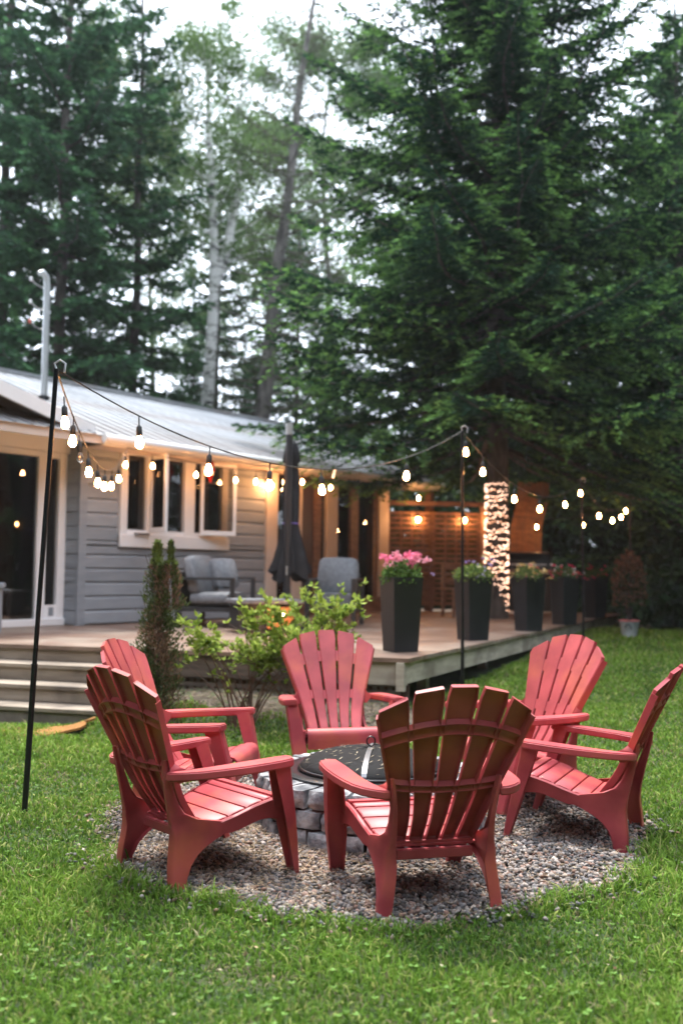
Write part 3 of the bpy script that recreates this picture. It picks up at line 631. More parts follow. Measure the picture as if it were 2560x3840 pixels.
# ---------------------------------------------------------------- planters and flowers
pb = MB(); 
def sq(s, z): return [(-s, -s, z), (s, -s, z), (s, s, z), (-s, s, z)]
pb.loft([sq(.122, 0), sq(.152, .66), sq(.156, .665), sq(.157, .69), sq(.144, .69), sq(.140, .63)]); 
SOILC = MB().box(-.133, .133, -.133, .133, .60, .62)
def flower_heads(n, r, zlo, zhi, pal, size, petals=7, head=.03):
    ctr = np.stack([rng.normal(0, r, n), rng.normal(0, r, n), rng.uniform(zlo, zhi, n)], 1)
    k = n * petals; Cn = np.repeat(ctr, petals, 0); D0 = rdir(k, -.2, 1)
    P = Cn + D0 * head * rng.uniform(.5, 1, (k, 1)); D = unit(rdir(k) + np.array([0, 0, .3])) * size; Wv = unit(np.cross(D, rdir(k))) * size * .5
    V, F_ = diamonds(P, D, Wv); c = np.repeat(np.repeat(np.array(pal)[rng.integers(0, len(pal), n)], petals, 0) * rng.uniform(.8, 1.15, (k, 1)), 4, 0)
    return V, F_, c
def leafball(n, r, zc, rz_, size, c1, c2, zmin=None):
    D0 = rdir(n, -.5, 1); rr_ = rng.uniform(.5, 1, (n, 1)); P = D0 * np.array([r, r, rz_]) * rr_ + np.array([0, 0, zc])
    D = unit(D0 * .6 + rdir(n)) * size * rng.uniform(.6, 1.3, (n, 1)); Wv = unit(np.cross(D, rdir(n))) * size * .42
    V, F_ = diamonds(P, D, Wv); c = np.array(c1) + (np.array(c2) - np.array(c1)) * rng.random((n, 1)); return V, F_, np.repeat(c, 4, 0)
specs = [((.565, 9.35), 'tall black tapered planter of pink geraniums, nearest on the deck corner', [(.80, .30, .42), (.84, .42, .52), (.78, .22, .36)], 24, .125, .77, .90, .026, 12, .040),
         ((1.457, 11.0), 'black tapered planter with lilac petunias and trailing green leaves', [(.42, .32, .72), (.50, .42, .75), (.7, .7, .4)], 26, .17, .68, .92, .024, 5, .02),
         ((2.408, 12.8), 'black tapered planter of yellow and coral flowers right of the lit trunk', [(.75, .55, .22), (.8, .6, .28), (.7, .16, .18), (.78, .6, .35)], 60, .17, .66, .86, .022, 5, .02),
         ((3.244, 14.5), 'black tapered planter of crimson and white flowers, second from the far end', [(.70, .05, .12), (.7, .05, .14), (.8, .76, .74)], 44, .17, .66, .86, .024, 5, .02),
         ((4.247, 16.7), 'black tapered planter of red fuchsia blooms at the far deck end', [(.55, .03, .08), (.62, .05, .12)], 30, .17, .64, .88, .024, 5, .02)]
pbm = None
for i, (xy, lab, pal, nf, r, z0, z1, ps, pt_, hd) in enumerate(specs):
    t = empty('planter', (*xy, ZD), R(24 + i * 2), lab, 'planter', 'black planters along the deck edge')
    if i == 0: b0 = pb.obj('pot', BLACKP, t, bevel=.004, seg=2); s0 = SOILC.obj('soil', SOIL, t)
    else: share('pot', b0.data, t); share('soil', s0.data, t)
    if i == 1:
        b0_ = None
    c2 = [(.16, .30, .07), (.26, .36, .09), (.20, .26, .08), (.10, .16, .06), (.05, .08, .03)][i]
    V, F_, c = leafball(900 if i < 2 else 600, .19 + .03 * (i == 1), .70, .13 + .03 * (i == 0), .035, (.04, .09, .025), c2); npmesh('foliage', V, F_, LEAF, t, c, kind='stuff')
    V, F_, c = flower_heads(nf, r, z0, z1, pal, ps, pt_ * 3 if i == 0 else pt_, hd); npmesh('blooms', V, F_, PETAL, t, c, kind='stuff')

# ---------------------------------------------------------------- shrubs
def leafy_shrub():
    t = empty('leafy_shrub', (-.45, 7.95, 0), 0, 'loose shrub with bright lime green leaves in front of the deck', 'shrub')
    tips = []; base = Vector((0, 0, float(gz(-.45, 7.95)) - .02))
    r2 = random.Random(5)
    for k in range(50):
        cx_ = r2.choice((-.38, -.25, .12, .30)); x1 = r2.uniform(-.80, .66); z1 = r2.uniform(.66, 1.14) - (.14 if x1 < -.45 else 0) + (.08 if x1 > .2 else 0); y1 = r2.uniform(-.35, .28)
        p0 = Vector((cx_ + r2.uniform(-.04, .04), r2.uniform(-.05, .05), base.z)); p2 = Vector((x1, y1, z1)); p1 = p0.lerp(p2, .45) + Vector((r2.uniform(-.05, .05) - (x1 - cx_) * .22, 0, .10))
        pts = [p0.lerp(p1, s_).lerp(p1.lerp(p2, s_), s_) for s_ in [j / 9 for j in range(10)]]
        mb = MB(); mb.tube(pts, [.008 - .0065 * j / 9 for j in range(10)], 5)
        mb.obj('stem', bpy.data.materials.get('red_stem') or noise_mat('red_stem', (.09, .045, .035), (.17, .09, .06), 10, .7, .1), t, smooth=70)
        for s_ in range(3, 10): tips.append((pts[s_], (pts[s_] - pts[s_ - 1]).normalized(), s_ / 9))
        for m_ in range(5):
            q = pts[r2.randint(4, 8)]; d = Vector((r2.uniform(-1, 1), r2.uniform(-1, 1), r2.uniform(-.1, .9))).normalized() * r2.uniform(.08, .22)
            for s_ in (0.3, .5, .7, .85, 1): tips.append((q + d * s_, d.normalized(), .6 + .4 * s_))
    P, D, Wv, C = [], [], [], []
    for p, d, s_ in tips:
        if p[2] < .60 + .08 * math.sin(p[0] * 9) and rng.random() < .93: continue
        for j in range(3 if s_ < .6 else 5):
            a = np.array(d) + rng.normal(0, .75, 3); a[2] = a[2] * .7 + .15; a /= np.linalg.norm(a); L = rng.uniform(.035, .068)
            n_ = np.cross(a, rng.normal(0, .35, 3) + np.array([0, 0, 1])); n_ /= np.linalg.norm(n_) + 1e-9
            P.append(np.array(p) + rng.normal(0, .008, 3)); D.append(a * L); Wv.append(n_ * L * .27)
            g = rng.random() ** .8; C.append(np.array([.11, .20, .03]) * (1 - g) + np.array([.40, .50, .10]) * g)
    P, D, Wv, C = map(np.array, (P, D, Wv, C))
    # two-part leaf with a fold
    up = np.cross(D, Wv); up = unit(up) * .25 * np.linalg.norm(Wv, axis=1, keepdims=True)
    V = np.stack([P, P + D * .4 + Wv + up, P + D * .75 + Wv * .6 + up * .5, P + D, P + D * .75 - Wv * .6 + up * .5, P + D * .4 - Wv + up, P + D * .4, P + D * .75], 1)
    i0 = (np.arange(len(P)) * 8)[:, None]
    F_ = np.concatenate([i0 + np.array([[0, 6, 1, 1]]), i0 + np.array([[6, 7, 2, 1]]), i0 + np.array([[7, 3, 2, 2]]), i0 + np.array([[0, 5, 6, 6]]), i0 + np.array([[5, 4, 7, 6]]), i0 + np.array([[4, 3, 7, 7]])], 0)
    tri = np.concatenate([F_[:, :3], F_[F_[:, 2] != F_[:, 3]][:, [0, 2, 3]]], 0)
    npmesh('foliage', V, tri, LEAF, t, np.repeat(C, 8, 0), kind='stuff')
leafy_shrub()
def columnar():
    n_c = 15000
    t = empty('columnar_cedar', (-1.44, 7.95, 0), 0, 'narrow browning columnar cedar shrub standing before the deck front', 'shrub')
    zb = float(gz(-1.44, 7.95))
    MB().tube([(0, 0, zb - .03), (.01, 0, .7), (-.01, 0, 1.2), (0, 0, 1.52)], [.022, .016, .01, .004], 7).obj('trunk', BARK, t)
    n = n_c; u_ = rng.random(n) ** .9; z = zb + .02 + u_ * 1.42
    prof = np.interp(z - zb, [0, .15, .5, .9, 1.1, 1.3, 1.45], [.165, .175, .15, .105, .070, .035, .006])
    a = rng.uniform(0, 6.28, n); lump = 1 + .30 * np.sin(a * 3 + z * 9) + .28 * np.sin(a * 5 - z * 17) + .2 * np.sin(a * 2 + z * 31)
    r = prof * rng.uniform(.15, 1.25, n) ** .7 * lump
    xo = np.where((z - zb > .9) & (np.sin(a * 2) > 0), .085, -.02 * (z - zb > .9)); keep_z = (z - zb < 1.28) | (xo < .05); r = np.where(keep_z, r, r * .2)
    P = np.stack([r * np.cos(a) + xo, r * np.sin(a), z], 1); D = unit(np.stack([np.cos(a) * .5, np.sin(a) * .5, .9 + 0 * a], 1) + rng.normal(0, .35, (n, 3))) * rng.uniform(.015, .045, (n, 1)); Wv = unit(np.cross(D, rdir(n))) * .006
    V, F_ = diamonds(P, D, Wv); g = rng.random((n, 1)); brown = (np.sin(a * 2 + 1 + z * 4) + .6 * np.sin(z * 13 + a) + rng.normal(0, .5, n) > .25)[:, None]
    top = (z - zb > 1.25)[:, None]; c = np.where(brown & ~top, np.array([.20, .125, .085]) * (.5 + g), np.array([.07, .10, .035]) * (.5 + g)); c = np.where(top & ~brown, np.array([.13, .2, .05]) * (.6 + g * .7), c)
    npmesh('foliage', V, F_, LEAF, t, np.repeat(c, 4, 0), kind='stuff')
    tw = MB()
    for k in range(16):
        a = rnd.uniform(0, 6.28); z = rnd.uniform(.3, 1.3); tw.tube([(0, 0, z), (.07 * math.cos(a), .07 * math.sin(a), z + .08), (.12 * math.cos(a), .12 * math.sin(a), z + .22)], [.006, .004, .002], 4)
    tw.obj('twigs', BARK, t)['kind'] = 'stuff'
columnar()
def bucket():
    x, y = 4.30, 14.9; z = float(gz(x, y)) - .01
    b = empty('pail', (x, y, z), 0, 'white metal pail with a pink rim on the lawn by the far deck corner', 'pail')
    PAILM = noise_mat('pail_enamel', (.36, .42, .46), (.5, .55, .58), 4, .4, .05)
    MB().lathe([(.10, 0), (.14, .25), (.148, .26), (.13, .255), (.125, .20)], 20).obj('body', PAILM, b, smooth=50)
    MB().tube([(.146 * math.cos(a), .146 * math.sin(a), .26) for a in [k * math.pi / 12 for k in range(25)]], .009, 6).obj('rim', plain('pink_rim', (.6, .2, .2), .5), b)
    MB().tube([(-.06 + .05 * math.cos(a), -.146, .12 + .09 * math.sin(a)) for a in [.2 + k * .28 for k in range(10)]], .007, 5).obj('handle', BLACKM, b)
    t = empty('potted_plant', (x, y, z + .2), 0, 'straggly brown and dark green plant growing up from the white pail', 'plant')
    V, F_, c = leafball(1600, .25, .55, .55, .05, (.10, .05, .035), (.20, .12, .07)); V2, F2, c2 = leafball(500, .22, .45, .5, .06, (.02, .04, .02), (.05, .09, .03))
    npmesh('foliage', np.concatenate([V, V2]), np.concatenate([F_, F2 + len(V)]), LEAF, t, np.concatenate([c, c2]), kind='stuff')
    mb = MB()
    for k in range(7): mb.tube([(0, 0, 0), (rnd.uniform(-.08, .08), rnd.uniform(-.08, .08), .4), (rnd.uniform(-.2, .2), rnd.uniform(-.2, .2), rnd.uniform(.7, 1.0))], [.008, .006, .002], 5)
    mb.obj('stems', BARK, t)
bucket()
# ---------------------------------------------------------------- trees
def spruce(name, loc, H, z0, rad, nb, seed, label, group=None, leaf=.11, dens=1.0, tr_=.16, dark=(.024, .058, .034), light=(.22, .42, .11), drop=.0, dead=0, gap=None, trunk_mat=None, cat='tree', lean=(0, 0), zfirst=None, tipw=.9, lw=.2):
    g = np.random.default_rng(seed)
    t = empty(name, (loc[0], loc[1], float(gz(loc[0], loc[1])) - .05), 0, label, cat, group)
    pts = [(lean[0] * (z / H) ** 1.3 + .03 * math.sin(z * 1.3 + seed), lean[1] * z / H, z) for z in np.linspace(0, H, 16)]
    MB().tube(pts, [tr_ * (1 - .9 * z[2] / H) * (1.25 if z[2] < .2 else 1) + .01 for z in pts], 12).obj('trunk', trunk_mat or BARK, t, smooth=70)
    Ps, Ds, Ws, Cs = [], [], [], []; limb = MB(); az = g.uniform(0, 6.28)
    up = np.array([0, 0, 1.])
    for i in range(nb):
        f = (i + g.random()) / nb; z = z0 + (H * .985 - z0) * f ** .92
        az += 2.399 + g.uniform(-.35, .35); L = rad(z) * g.uniform(.72, 1.12)
        if gap and gap(z, az % 6.283): continue
        if L < .12: continue
        ex = np.array([lean[0] * (z / H) ** 1.3 + .03 * math.sin(z * 1.3 + seed), lean[1] * z / H, z])
        dh = np.array([math.cos(az), math.sin(az), 0]); sd_ = np.array([-math.sin(az), math.cos(az), 0])
        a0 = -.30 + .95 * f - drop + g.uniform(-.1, .1); cv = .26 + g.uniform(-.05, .1)
        step = .085 / dens ** .5; s = np.arange(.08, 1.0, step / max(L, .3)); 
        def axis(s): s = np.asarray(s)[..., None]; return ex + dh * L * s + up * L * (a0 * s + cv * s ** 2.2) + sd_ * .05 * L * np.sin(s * 5 + i)
        ap = axis(np.linspace(0, 1, 7)); limb.tube([Vector(p) for p in ap], [max(.004, .014 * L * (1 - .85 * k / 6)) for k in range(7)], 4, cap=False)
        if g.random() < dead: continue
        m = len(s); side = np.where(np.arange(m) % 2 == 0, 1., -1.) ; P0 = axis(s); 
        for sg in (1., -1.):
            ang = g.uniform(.75, 1.05, m); tl = (.30 * L * (1 - s) ** .75 * (.45 + .9 * np.minimum(s * 2.2, 1)) + .11) * g.uniform(.6, 1.25, m)
            td = dh[None] * np.cos(ang)[:, None] + sd_[None] * (sg * np.sin(ang))[:, None] + up * (g.uniform(-.28, .22, m) + .1 * s)[:, None]
            nq = np.maximum(2, (tl / (.075 / dens ** .5)).astype(int)); rep = np.repeat(np.arange(m), nq)
            q = (np.arange(nq.sum()) - np.repeat(np.cumsum(nq) - nq, nq) + .3) / nq[rep]
            base = P0[rep] + td[rep] * (tl[rep] * q)[:, None] - up * (.28 * tl[rep] * q * q)[:, None]
            k = len(rep)
            for w_ in (1, -1):
                d = unit(td[rep] + w_ * .65 * np.cross(td[rep], up) + g.normal(0, .28, (k, 3)) - up * .12); ln = leaf * g.uniform(.65, 1.25, k) * (1 - .3 * q)
                wv = unit(np.cross(d, up + g.normal(0, .55, (k, 3)))) * (ln * lw)[:, None]
                tip = np.clip((q - .45) * 1.6, 0, 1) * (.35 + .65 * s[rep]) * tipw * (.5 + .9 * g.random(k)) * (.55 + .6 * ((i * 7919) % 13) / 12)
                c = np.array(dark) * (.7 + .6 * g.random((k, 1))) ; c = c + (np.array(light) - c) * np.clip(tip, 0, 1)[:, None]
                Ps.append(base); Ds.append(d * ln[:, None]); Ws.append(wv); Cs.append(c)
    P, D, Wv, C = map(np.concatenate, (Ps, Ds, Ws, Cs))
    V, F_ = diamonds(P, D, Wv); o = npmesh('crown', V, F_, NEEDLE, t, np.repeat(C, 4, 0), kind='stuff')
    limb.obj('branches', trunk_mat or BARK, t, smooth=70)['kind'] = 'stuff'
    return t
def broadleaf(name, loc, H, z0, spread, seed, label, group=None, trunk=BIRCH, tr_=.12, nl=16000, size=.085, c1=(.06, .12, .035), c2=(.17, .26, .09), fork=None, lean=(0, 0), cat='tree', kink=.25, limbs=46, cl=.42):
    g = np.random.default_rng(seed); r2 = random.Random(seed)
    t = empty(name, (loc[0], loc[1], float(gz(loc[0], loc[1])) - .05), 0, label, cat, group)
    def ax(z): return Vector((lean[0] * z / H + kink * math.sin(z * .55 + seed) * z / H, lean[1] * z / H + kink * math.sin(z * .4 + seed * 2) * z / H, z))
    zz = list(np.linspace(0, H, 18)); tb = MB(); tb.tube([ax(z) for z in zz], [tr_ * (1 - .85 * z / H) for z in zz], 10)
    if fork: tb.tube([ax(fork), ax(fork) + Vector((.3, 0, .9)), ax(fork) + Vector((.55, 0, 2.4)), ax(fork) + Vector((.6, .2, H - fork - .5))], [tr_ * .6, tr_ * .5, tr_ * .4, .01], 9)
    tb.obj('trunk', trunk, t, smooth=70)
    ctr = []; lb = MB()
    for k in range(limbs):
        z = z0 + (H - z0) * (k + r2.random()) / limbs; a = r2.uniform(0, 6.283); f = (z - z0) / (H - z0); L = spread * (1 - .55 * f) * r2.uniform(.5, 1.1)
        p0 = ax(z); p1 = p0 + Vector((math.cos(a), math.sin(a), .6)) * L * .5; p2 = p0 + Vector((math.cos(a) * L, math.sin(a) * L, L * r2.uniform(.2, .75)))
        lb.tube([p0, p1, p2], [.022, .014, .004], 4)
        for s_ in (.45, .7, .9, 1.05): ctr.append(tuple(p0.lerp(p2, s_) + Vector((r2.gauss(0, .15), r2.gauss(0, .15), r2.gauss(0, .12) + .1 * L))))
    lb.obj('branches', trunk, t, smooth=70)['kind'] = 'stuff'
    ctr = np.array(ctr); idx_ = g.integers(0, len(ctr), nl); P = ctr[idx_] + g.normal(0, 1, (nl, 3)) * cl * np.array([1, 1, .75]) * g.uniform(.3, 1, (len(ctr), 1))[idx_]
    D = unit(g.normal(size=(nl, 3)) + np.array([0, 0, -.5])) * size * g.uniform(.6, 1.3, (nl, 1)); Wv = unit(np.cross(D, g.normal(size=(nl, 3)))) * size * .4
    V, F_ = diamonds(P, D, Wv); u_ = g.random((nl, 1)) * .7 + .3 * g.random((len(ctr), 1))[idx_]; c = np.array(c1) + (np.array(c2) - np.array(c1)) * u_
    npmesh('crown', V, F_, LEAF, t, np.repeat(c, 4, 0), kind='stuff'); return t

big = spruce('spruce_tree', (2.53, 16.25), 15.5, 2.95, lambda z: np.interp(z, [2.3, 3.2, 6, 9, 12, 15.5], [3.9, 4.2, 3.7, 2.9, 1.9, .1]), 205, 11,
             'big dark spruce with bright green tips, its lower trunk wrapped in fairy lights', leaf=.125, dens=1.35, tr_=.19, drop=.15, lw=.22, tipw=1.45, gap=lambda z, a: z < 3.25 and 3.9 < a < 5.5)
# spruces behind the roof on the left
LG = 'spruces behind the house on the left'
s1 = spruce('spruce_tree', (-6.33, 22.0), 19, 1.5, lambda z: np.interp(z, [1, 5, 11, 19], [2.7, 2.9, 2.4, .1]), 100, 21, 'leftmost spruce with a straight dark trunk behind the roof mast', LG, leaf=.21, dens=.8, lw=.25, tr_=.17, drop=.2, dark=(.048, .105, .058), light=(.15, .33, .12))
def clone(src, loc, rz_, sc, label, group=None):
    c = copy_tree(src); c.location = (loc[0], loc[1], float(gz(*loc)) - .05); c.rotation_euler = (0, 0, rz_); c.scale = (sc, sc, sc * rnd.uniform(.95, 1.1)); c['label'] = label
    if group: c['group'] = group
    return c
s2 = spruce('spruce_tree', (-5.0, 23.6), 17, 1.2, lambda z: np.interp(z, [1, 5, 10, 17], [2.1, 2.3, 1.7, .1]), 84, 22, 'spruce with drooping green boughs left of the forked white birch', LG, leaf=.21, dens=.8, lw=.25, tr_=.15, drop=.28, dark=(.048, .105, .058), light=(.15, .33, .12))
clone(s1, (-8.2, 23.5), 1.3, 1.05, 'spruce at the far left edge, partly hidden behind the straight trunked one', LG)
clone(s2, (-3.4, 26.5), 2.1, .72, 'shorter spruce behind the roof ridge right of the white birch foot', LG)
clone(s1, (-1.3, 28), 3.0, .62, 'small dark spruce low behind the roof near the leaning larch', LG)
RGp = 'dark conifers closing the garden on the right'
s3 = spruce('fir_tree', (6.6, 19.5), 12.5, .4, lambda z: np.interp(z, [0, 3, 7, 12.5], [2.9, 3.0, 2.2, .1]), 140, 31, 'dark fir at the right edge behind the far end of the deck', RGp, leaf=.20, dens=.75, lw=.25, tr_=.15, drop=.1, dark=(.030, .066, .036), light=(.13, .26, .085))
clone(s3, (9.2, 21.5), 1.1, 1.0, 'fir beyond the right edge fir, half out of the picture', RGp)
clone(s3, (5.2, 25.0), 2.4, 1.05, 'fir far behind the grill between the big spruce and the edge fir', RGp)
clone(s3, (8.0, 26.5), 4.0, 1.1, 'tall fir far back at the right side of the garden', RGp)
clone(s3, (2.2, 27.0), 5.0, .95, 'fir far behind the privacy screen and the big spruce', RGp)
clone(s3, (8.7, 16.2), .4, .62, 'small dark fir on the right border of the lawn', RGp)
clone(s3, (-.2, 31.0), 3.5, .75, 'fir standing far behind the right end of the roof', RGp)
clone(s3, (5.0, 32.0), 1.5, 1.2, 'farthest fir behind the big spruce', RGp)
for (x_, y_, r_, sc_, lb_) in ((-7.6, 29.5, 2.2, .80, 'bushy dark fir behind the straight trunked spruce on the left'), (-4.7, 31.0, .7, .72, 'low dark fir filling the gap behind the birch trunk'), (-2.6, 29.5, 4.1, .62, 'small dark fir showing over the roof beside the larch'), (-9.6, 28.0, 5.2, .9, 'dark fir at the far left beyond the roof mast')):
    clone(s3, (x_, y_), r_, sc_, lb_, LG)
broadleaf('birch_tree', (-3.5, 25.2), 15, 8.6, 2.6, 41, 'forked white birch with pale green leaves behind the house', 'birches behind the house', tr_=.24, fork=8.6, kink=.2, nl=22000, lean=(.1, 0))
broadleaf('birch_tree', (-6.9, 25.0), 15.5, 8.0, 2.4, 43, 'slim white birch among the spruces near the upper left corner', 'birches behind the house', tr_=.12, kink=.3, nl=20000)
broadleaf('aspen_tree', (-.6, 33), 18.5, 6, 4.4, 47, 'pale green aspen far behind the leaning larch', trunk=GBARK, tr_=.16, nl=60000, size=.12, c1=(.07, .12, .05), c2=(.17, .24, .11), cl=.5)
broadleaf('aspen_tree', (-7.0, 36), 18, 5, 4.5, 48, 'pale aspen far behind the spruces on the left', trunk=GBARK, tr_=.16, nl=22000, size=.13, c1=(.07, .12, .05), c2=(.17, .24, .11), cl=.5)
broadleaf('maple_tree', (8.6, 22.5), 13, 4.5, 3.2, 49, 'leafy green maple at the upper right corner of the picture', trunk=GBARK, tr_=.14, nl=24000, size=.10, c1=(.05, .11, .03), c2=(.12, .22, .07), cl=.4)
# leaning larch with thin grey branches
larch = spruce('larch_tree', (-2.2, 23.0), 16, 3.4, lambda z: np.interp(z, [3, 6, 10, 14.5], [1.5, 1.9, 2.0, .4]), 110, 51, 'tall leaning larch with grey bark and thin bare branches above the roof end', leaf=.13, dens=.5, tr_=.23, lean=(1.5, 0), dead=.45, dark=(.09, .10, .07), light=(.12, .18, .08), trunk_mat=GBARK, drop=.05)
spruce('larch_tree', (-2.55, 24.6), 11.5, 3.0, lambda z: np.interp(z, [3, 6, 11], [1.6, 1.7, .3]), 80, 52, 'thinner leaning grey trunk left of the tall larch', leaf=.13, dens=.22, tr_=.12, lean=(1.2, 0), dead=.5, dark=(.09, .10, .07), light=(.12, .18, .08), trunk_mat=GBARK)
# undergrowth at the forest edge on the right
def undergrowth():
    n = 60000; x = rng.uniform(0, 14, n); y = 16 + rng.uniform(0, 12, n); z = .3 + rng.random(n) ** 1.2 * np.interp(y, [15.5, 19, 28], [.4, 2.2, 4.2])
    k = (x > 4.9 + .45 * (y - 16.5)) | (y > 21.5) ; x, y, z = x[k], y[k], z[k]; n = len(x)
    P = np.stack([x, y, z + gz(x, y) - .25], 1); D = unit(rdir(n)) * rng.uniform(.12, .26, (n, 1)); Wv = unit(np.cross(D, rdir(n))) * .06
    V, F_ = diamonds(P, D, Wv); c = np.repeat(np.array([.02, .045, .02]) * rng.uniform(.5, 1.8, (n, 1)), 4, 0)
    tag(npmesh('undergrowth', V, F_, LEAF, col=c, kind='stuff'), 'dark low undergrowth along the forest edge right of the lawn', 'undergrowth')
undergrowth()
def treeline():  # out of view; conifers placed and sized to darken chair backs and glass
    Ps, Ds, Ws = [], [], []
    for k in range(66):
        a = math.pi * (.74 + 1.54 * k / 65) + rng.uniform(-.02, .02); r = rng.uniform(13, 17) - 3.5 * max(0, -math.sin(a)); cx_, cy_ = r * math.cos(a), r * math.sin(a); H = rng.uniform(11.5, 15.5); n = 1700
        f = rng.random(n); z = H * f ** 1.1; rr = (2.4 * (1 - z / H) ** .7 + .1) * np.sqrt(rng.uniform(.3, 1, n)); b = rng.uniform(0, 6.28, n)
        Ps.append(np.stack([cx_ + rr * np.cos(b), cy_ + rr * np.sin(b), z], 1)); d = unit(np.stack([np.cos(b), np.sin(b), -.3 + 0 * b], 1) + rng.normal(0, .4, (n, 3))) * .95; Ds.append(d); Ws.append(unit(np.cross(d, rdir(n))) * .26)
    V, F_ = diamonds(np.concatenate(Ps), np.concatenate(Ds), np.concatenate(Ws)); c = np.repeat(np.array([.02, .05, .025]) * rng.uniform(.6, 1.4, (len(V) // 4, 1)), 4, 0)
    tag(npmesh('treeline', V, F_, LEAF, col=c, kind='stuff'), 'unseen belt of dark conifers shading the garden from its near side', 'treeline')
treeline()
# ---------------------------------------------------------------- lens-flare veil, put in as a thin volume of haze
hz = MB().box(-115, 115, -115, 115, -1.5, 26).obj('haze', SOCK); hz['kind'] = 'stuff'
hm = bpy.data.materials.new('veil_haze'); hm.use_nodes = True; ht = hm.node_tree; ht.nodes.clear(); ho = ht.nodes.new('ShaderNodeOutputMaterial'); hv = ht.nodes.new('ShaderNodeVolumePrincipled')
hv.inputs['Density'].default_value = HAZE; hv.inputs['Color'].default_value = (.86, .90, .93, 1); ht.links.new(hv.outputs[0], ho.inputs['Volume']); hz.data.materials.clear(); hz.data.materials.append(hm)
# ---------------------------------------------------------------- fire pit
pit = empty('fire_pit', (PX, PY, 0), 0, 'round fire pit of stacked rough grey stones in the middle of the gravel', 'fire pit')
def stone(a0, a1, r0, r1, z0, z1, top):
    g = rng; nu, nv, nw = 4, 2, 3
    grid = {}; vs = []; fs = []
    def pt(i, j, k):
        key = (i, j, k)
        if key in grid: return grid[key]
        a = a0 + (a1 - a0) * i / nu; r = r0 + (r1 - r0) * j / nv; z = z0 + (z1 - z0) * k / nw
        e = (i in (0, nu)) + (k in (0, nw)) + (j == nv)
        if j == nv: r -= .011 * ((i in (0, nu)) + (k in (0, nw)))
        r += g.uniform(-.010, .010) if not (top and k == nw and j < nv) else 0
        if k in (0, nw) and not (top and k == nw): z += (.005 if k == 0 else -.005) + g.uniform(-.003, .003)
        if top and k == nw: z += g.uniform(-.002, .002)
        if i in (0, nu): a += (1 if i == 0 else -1) * (.012 + g.uniform(0, .006))
        grid[key] = len(vs); vs.append((r * math.cos(a), r * math.sin(a), z)); return grid[key]
    for j in (0, nv):
        for i in range(nu):
            for k in range(nw): fs.append((pt(i, j, k), pt(i + 1, j, k), pt(i + 1, j, k + 1), pt(i, j, k + 1)))
    for i in (0, nu):
        for j in range(nv):
            for k in range(nw): fs.append((pt(i, j, k), pt(i, j + 1, k), pt(i, j + 1, k + 1), pt(i, j, k + 1)))
    for k in (0, nw):
        for i in range(nu):
            for j in range(nv): fs.append((pt(i, j, k), pt(i + 1, j, k), pt(i + 1, j + 1, k), pt(i, j + 1, k)))
    return MB().add(vs, fs).obj('stone', STONE, pit, smooth=50)
for ci, (z0, z1, lo, hi) in enumerate(((-.02, .095, .14, .30), (.097, .187, .16, .42), (.189, .278, .14, .30))):
    a = rng.uniform(0, .3); end = a + 2 * math.pi
    while a < end - .05:
        w_ = rng.uniform(lo, hi); b = min(a + w_, end)
        if end - b < .12: b = end
        stone(a, b, .43 if ci == 2 else .47, .605 + rng.uniform(-.014, .016) - .004 * ci, z0, z1, ci == 2); a = b
MB().lathe([(.46, .0), (.475, .0), (.475, .185), (.46, .185)], 40).obj('inner_ring', BOWL, pit)
mb = MB(); prof = [(.0, .10), (.30, .13), (.385, .26), (.40, .284), (.455, .286), (.46, .280), (.462, .290), (.452, .296), (.40, .296), (.385, .290), (.37, .262), (.29, .145), (.0, .115)]
rings = [[(r * math.cos(2 * math.pi * k / 56), r * math.sin(2 * math.pi * k / 56), z) for k in range(56)] for r, z in prof]
mb.loft(rings, cap=False); mb.obj('fire_bowl', BOWL, pit, smooth=40)
sc = empty('spark_screen', (PX, PY, 0), 0, 'black domed mesh spark screen lying in the bowl of the fire pit', 'screen')
nr = 12; rings = []
for j in range(nr + 1):
    r = .372 * math.cos(j / nr * math.pi / 2 * .995); z = .297 + .100 * math.sin(j / nr * math.pi / 2); rings.append([(r * math.cos(2 * math.pi * k / 48), r * math.sin(2 * math.pi * k / 48), z + .004 * math.sin(k * 1.9 + j * 2)) for k in range(48)])
MB().loft(rings, cap=False).obj('mesh_dome', SCREEN, sc, smooth=80)
MB().tube([(.372 * math.cos(2 * math.pi * k / 48), .372 * math.sin(2 * math.pi * k / 48), .300) for k in range(49)], .008, 6).obj('rim_ring', BOWL, sc, smooth=60)
def strap(a):
    top, bot = [], []
    for j in range(11):
        q = .02 + j / 10 * .97; r = .376 * math.sin(q * math.pi / 2); z = .300 + .102 * math.cos(q * math.pi / 2); c, s_ = math.cos(a), math.sin(a)
        top.append([(r * c - .013 * s_, r * s_ + .013 * c, z + .003), (r * c + .013 * s_, r * s_ - .013 * c, z + .003)])
    mb = MB(); mb.loft([[t_[0], t_[1], (t_[1][0], t_[1][1], t_[1][2] - .003), (t_[0][0], t_[0][1], t_[0][2] - .003)] for t_ in top]); mb.obj('strap', plain('grey_strap', (.18, .18, .19), .4, metal=.7), sc)
strap(R(-97)); strap(R(83))
mb = MB(); mb.tube([(.022 * math.cos(k * math.pi / 8), 0, 0.433 + .024 * math.sin(k * math.pi / 8)) for k in range(17)], .004, 6); mb.tube([(0, 0, .398), (0, 0, .411)], .006, 6); mb.obj('ring_handle', BLACKM, sc)
m = 130; a = rng.uniform(0, 6.28, m); rr = .36 * np.sqrt(rng.random(m)); x = rr * np.cos(a); y = rr * np.sin(a); z = .299 + .102 * np.sqrt(np.maximum(0, 1 - (rr / .376) ** 2)) + .003; b = rng.uniform(0, 6.28, m); L = rng.uniform(.012, .05, m)
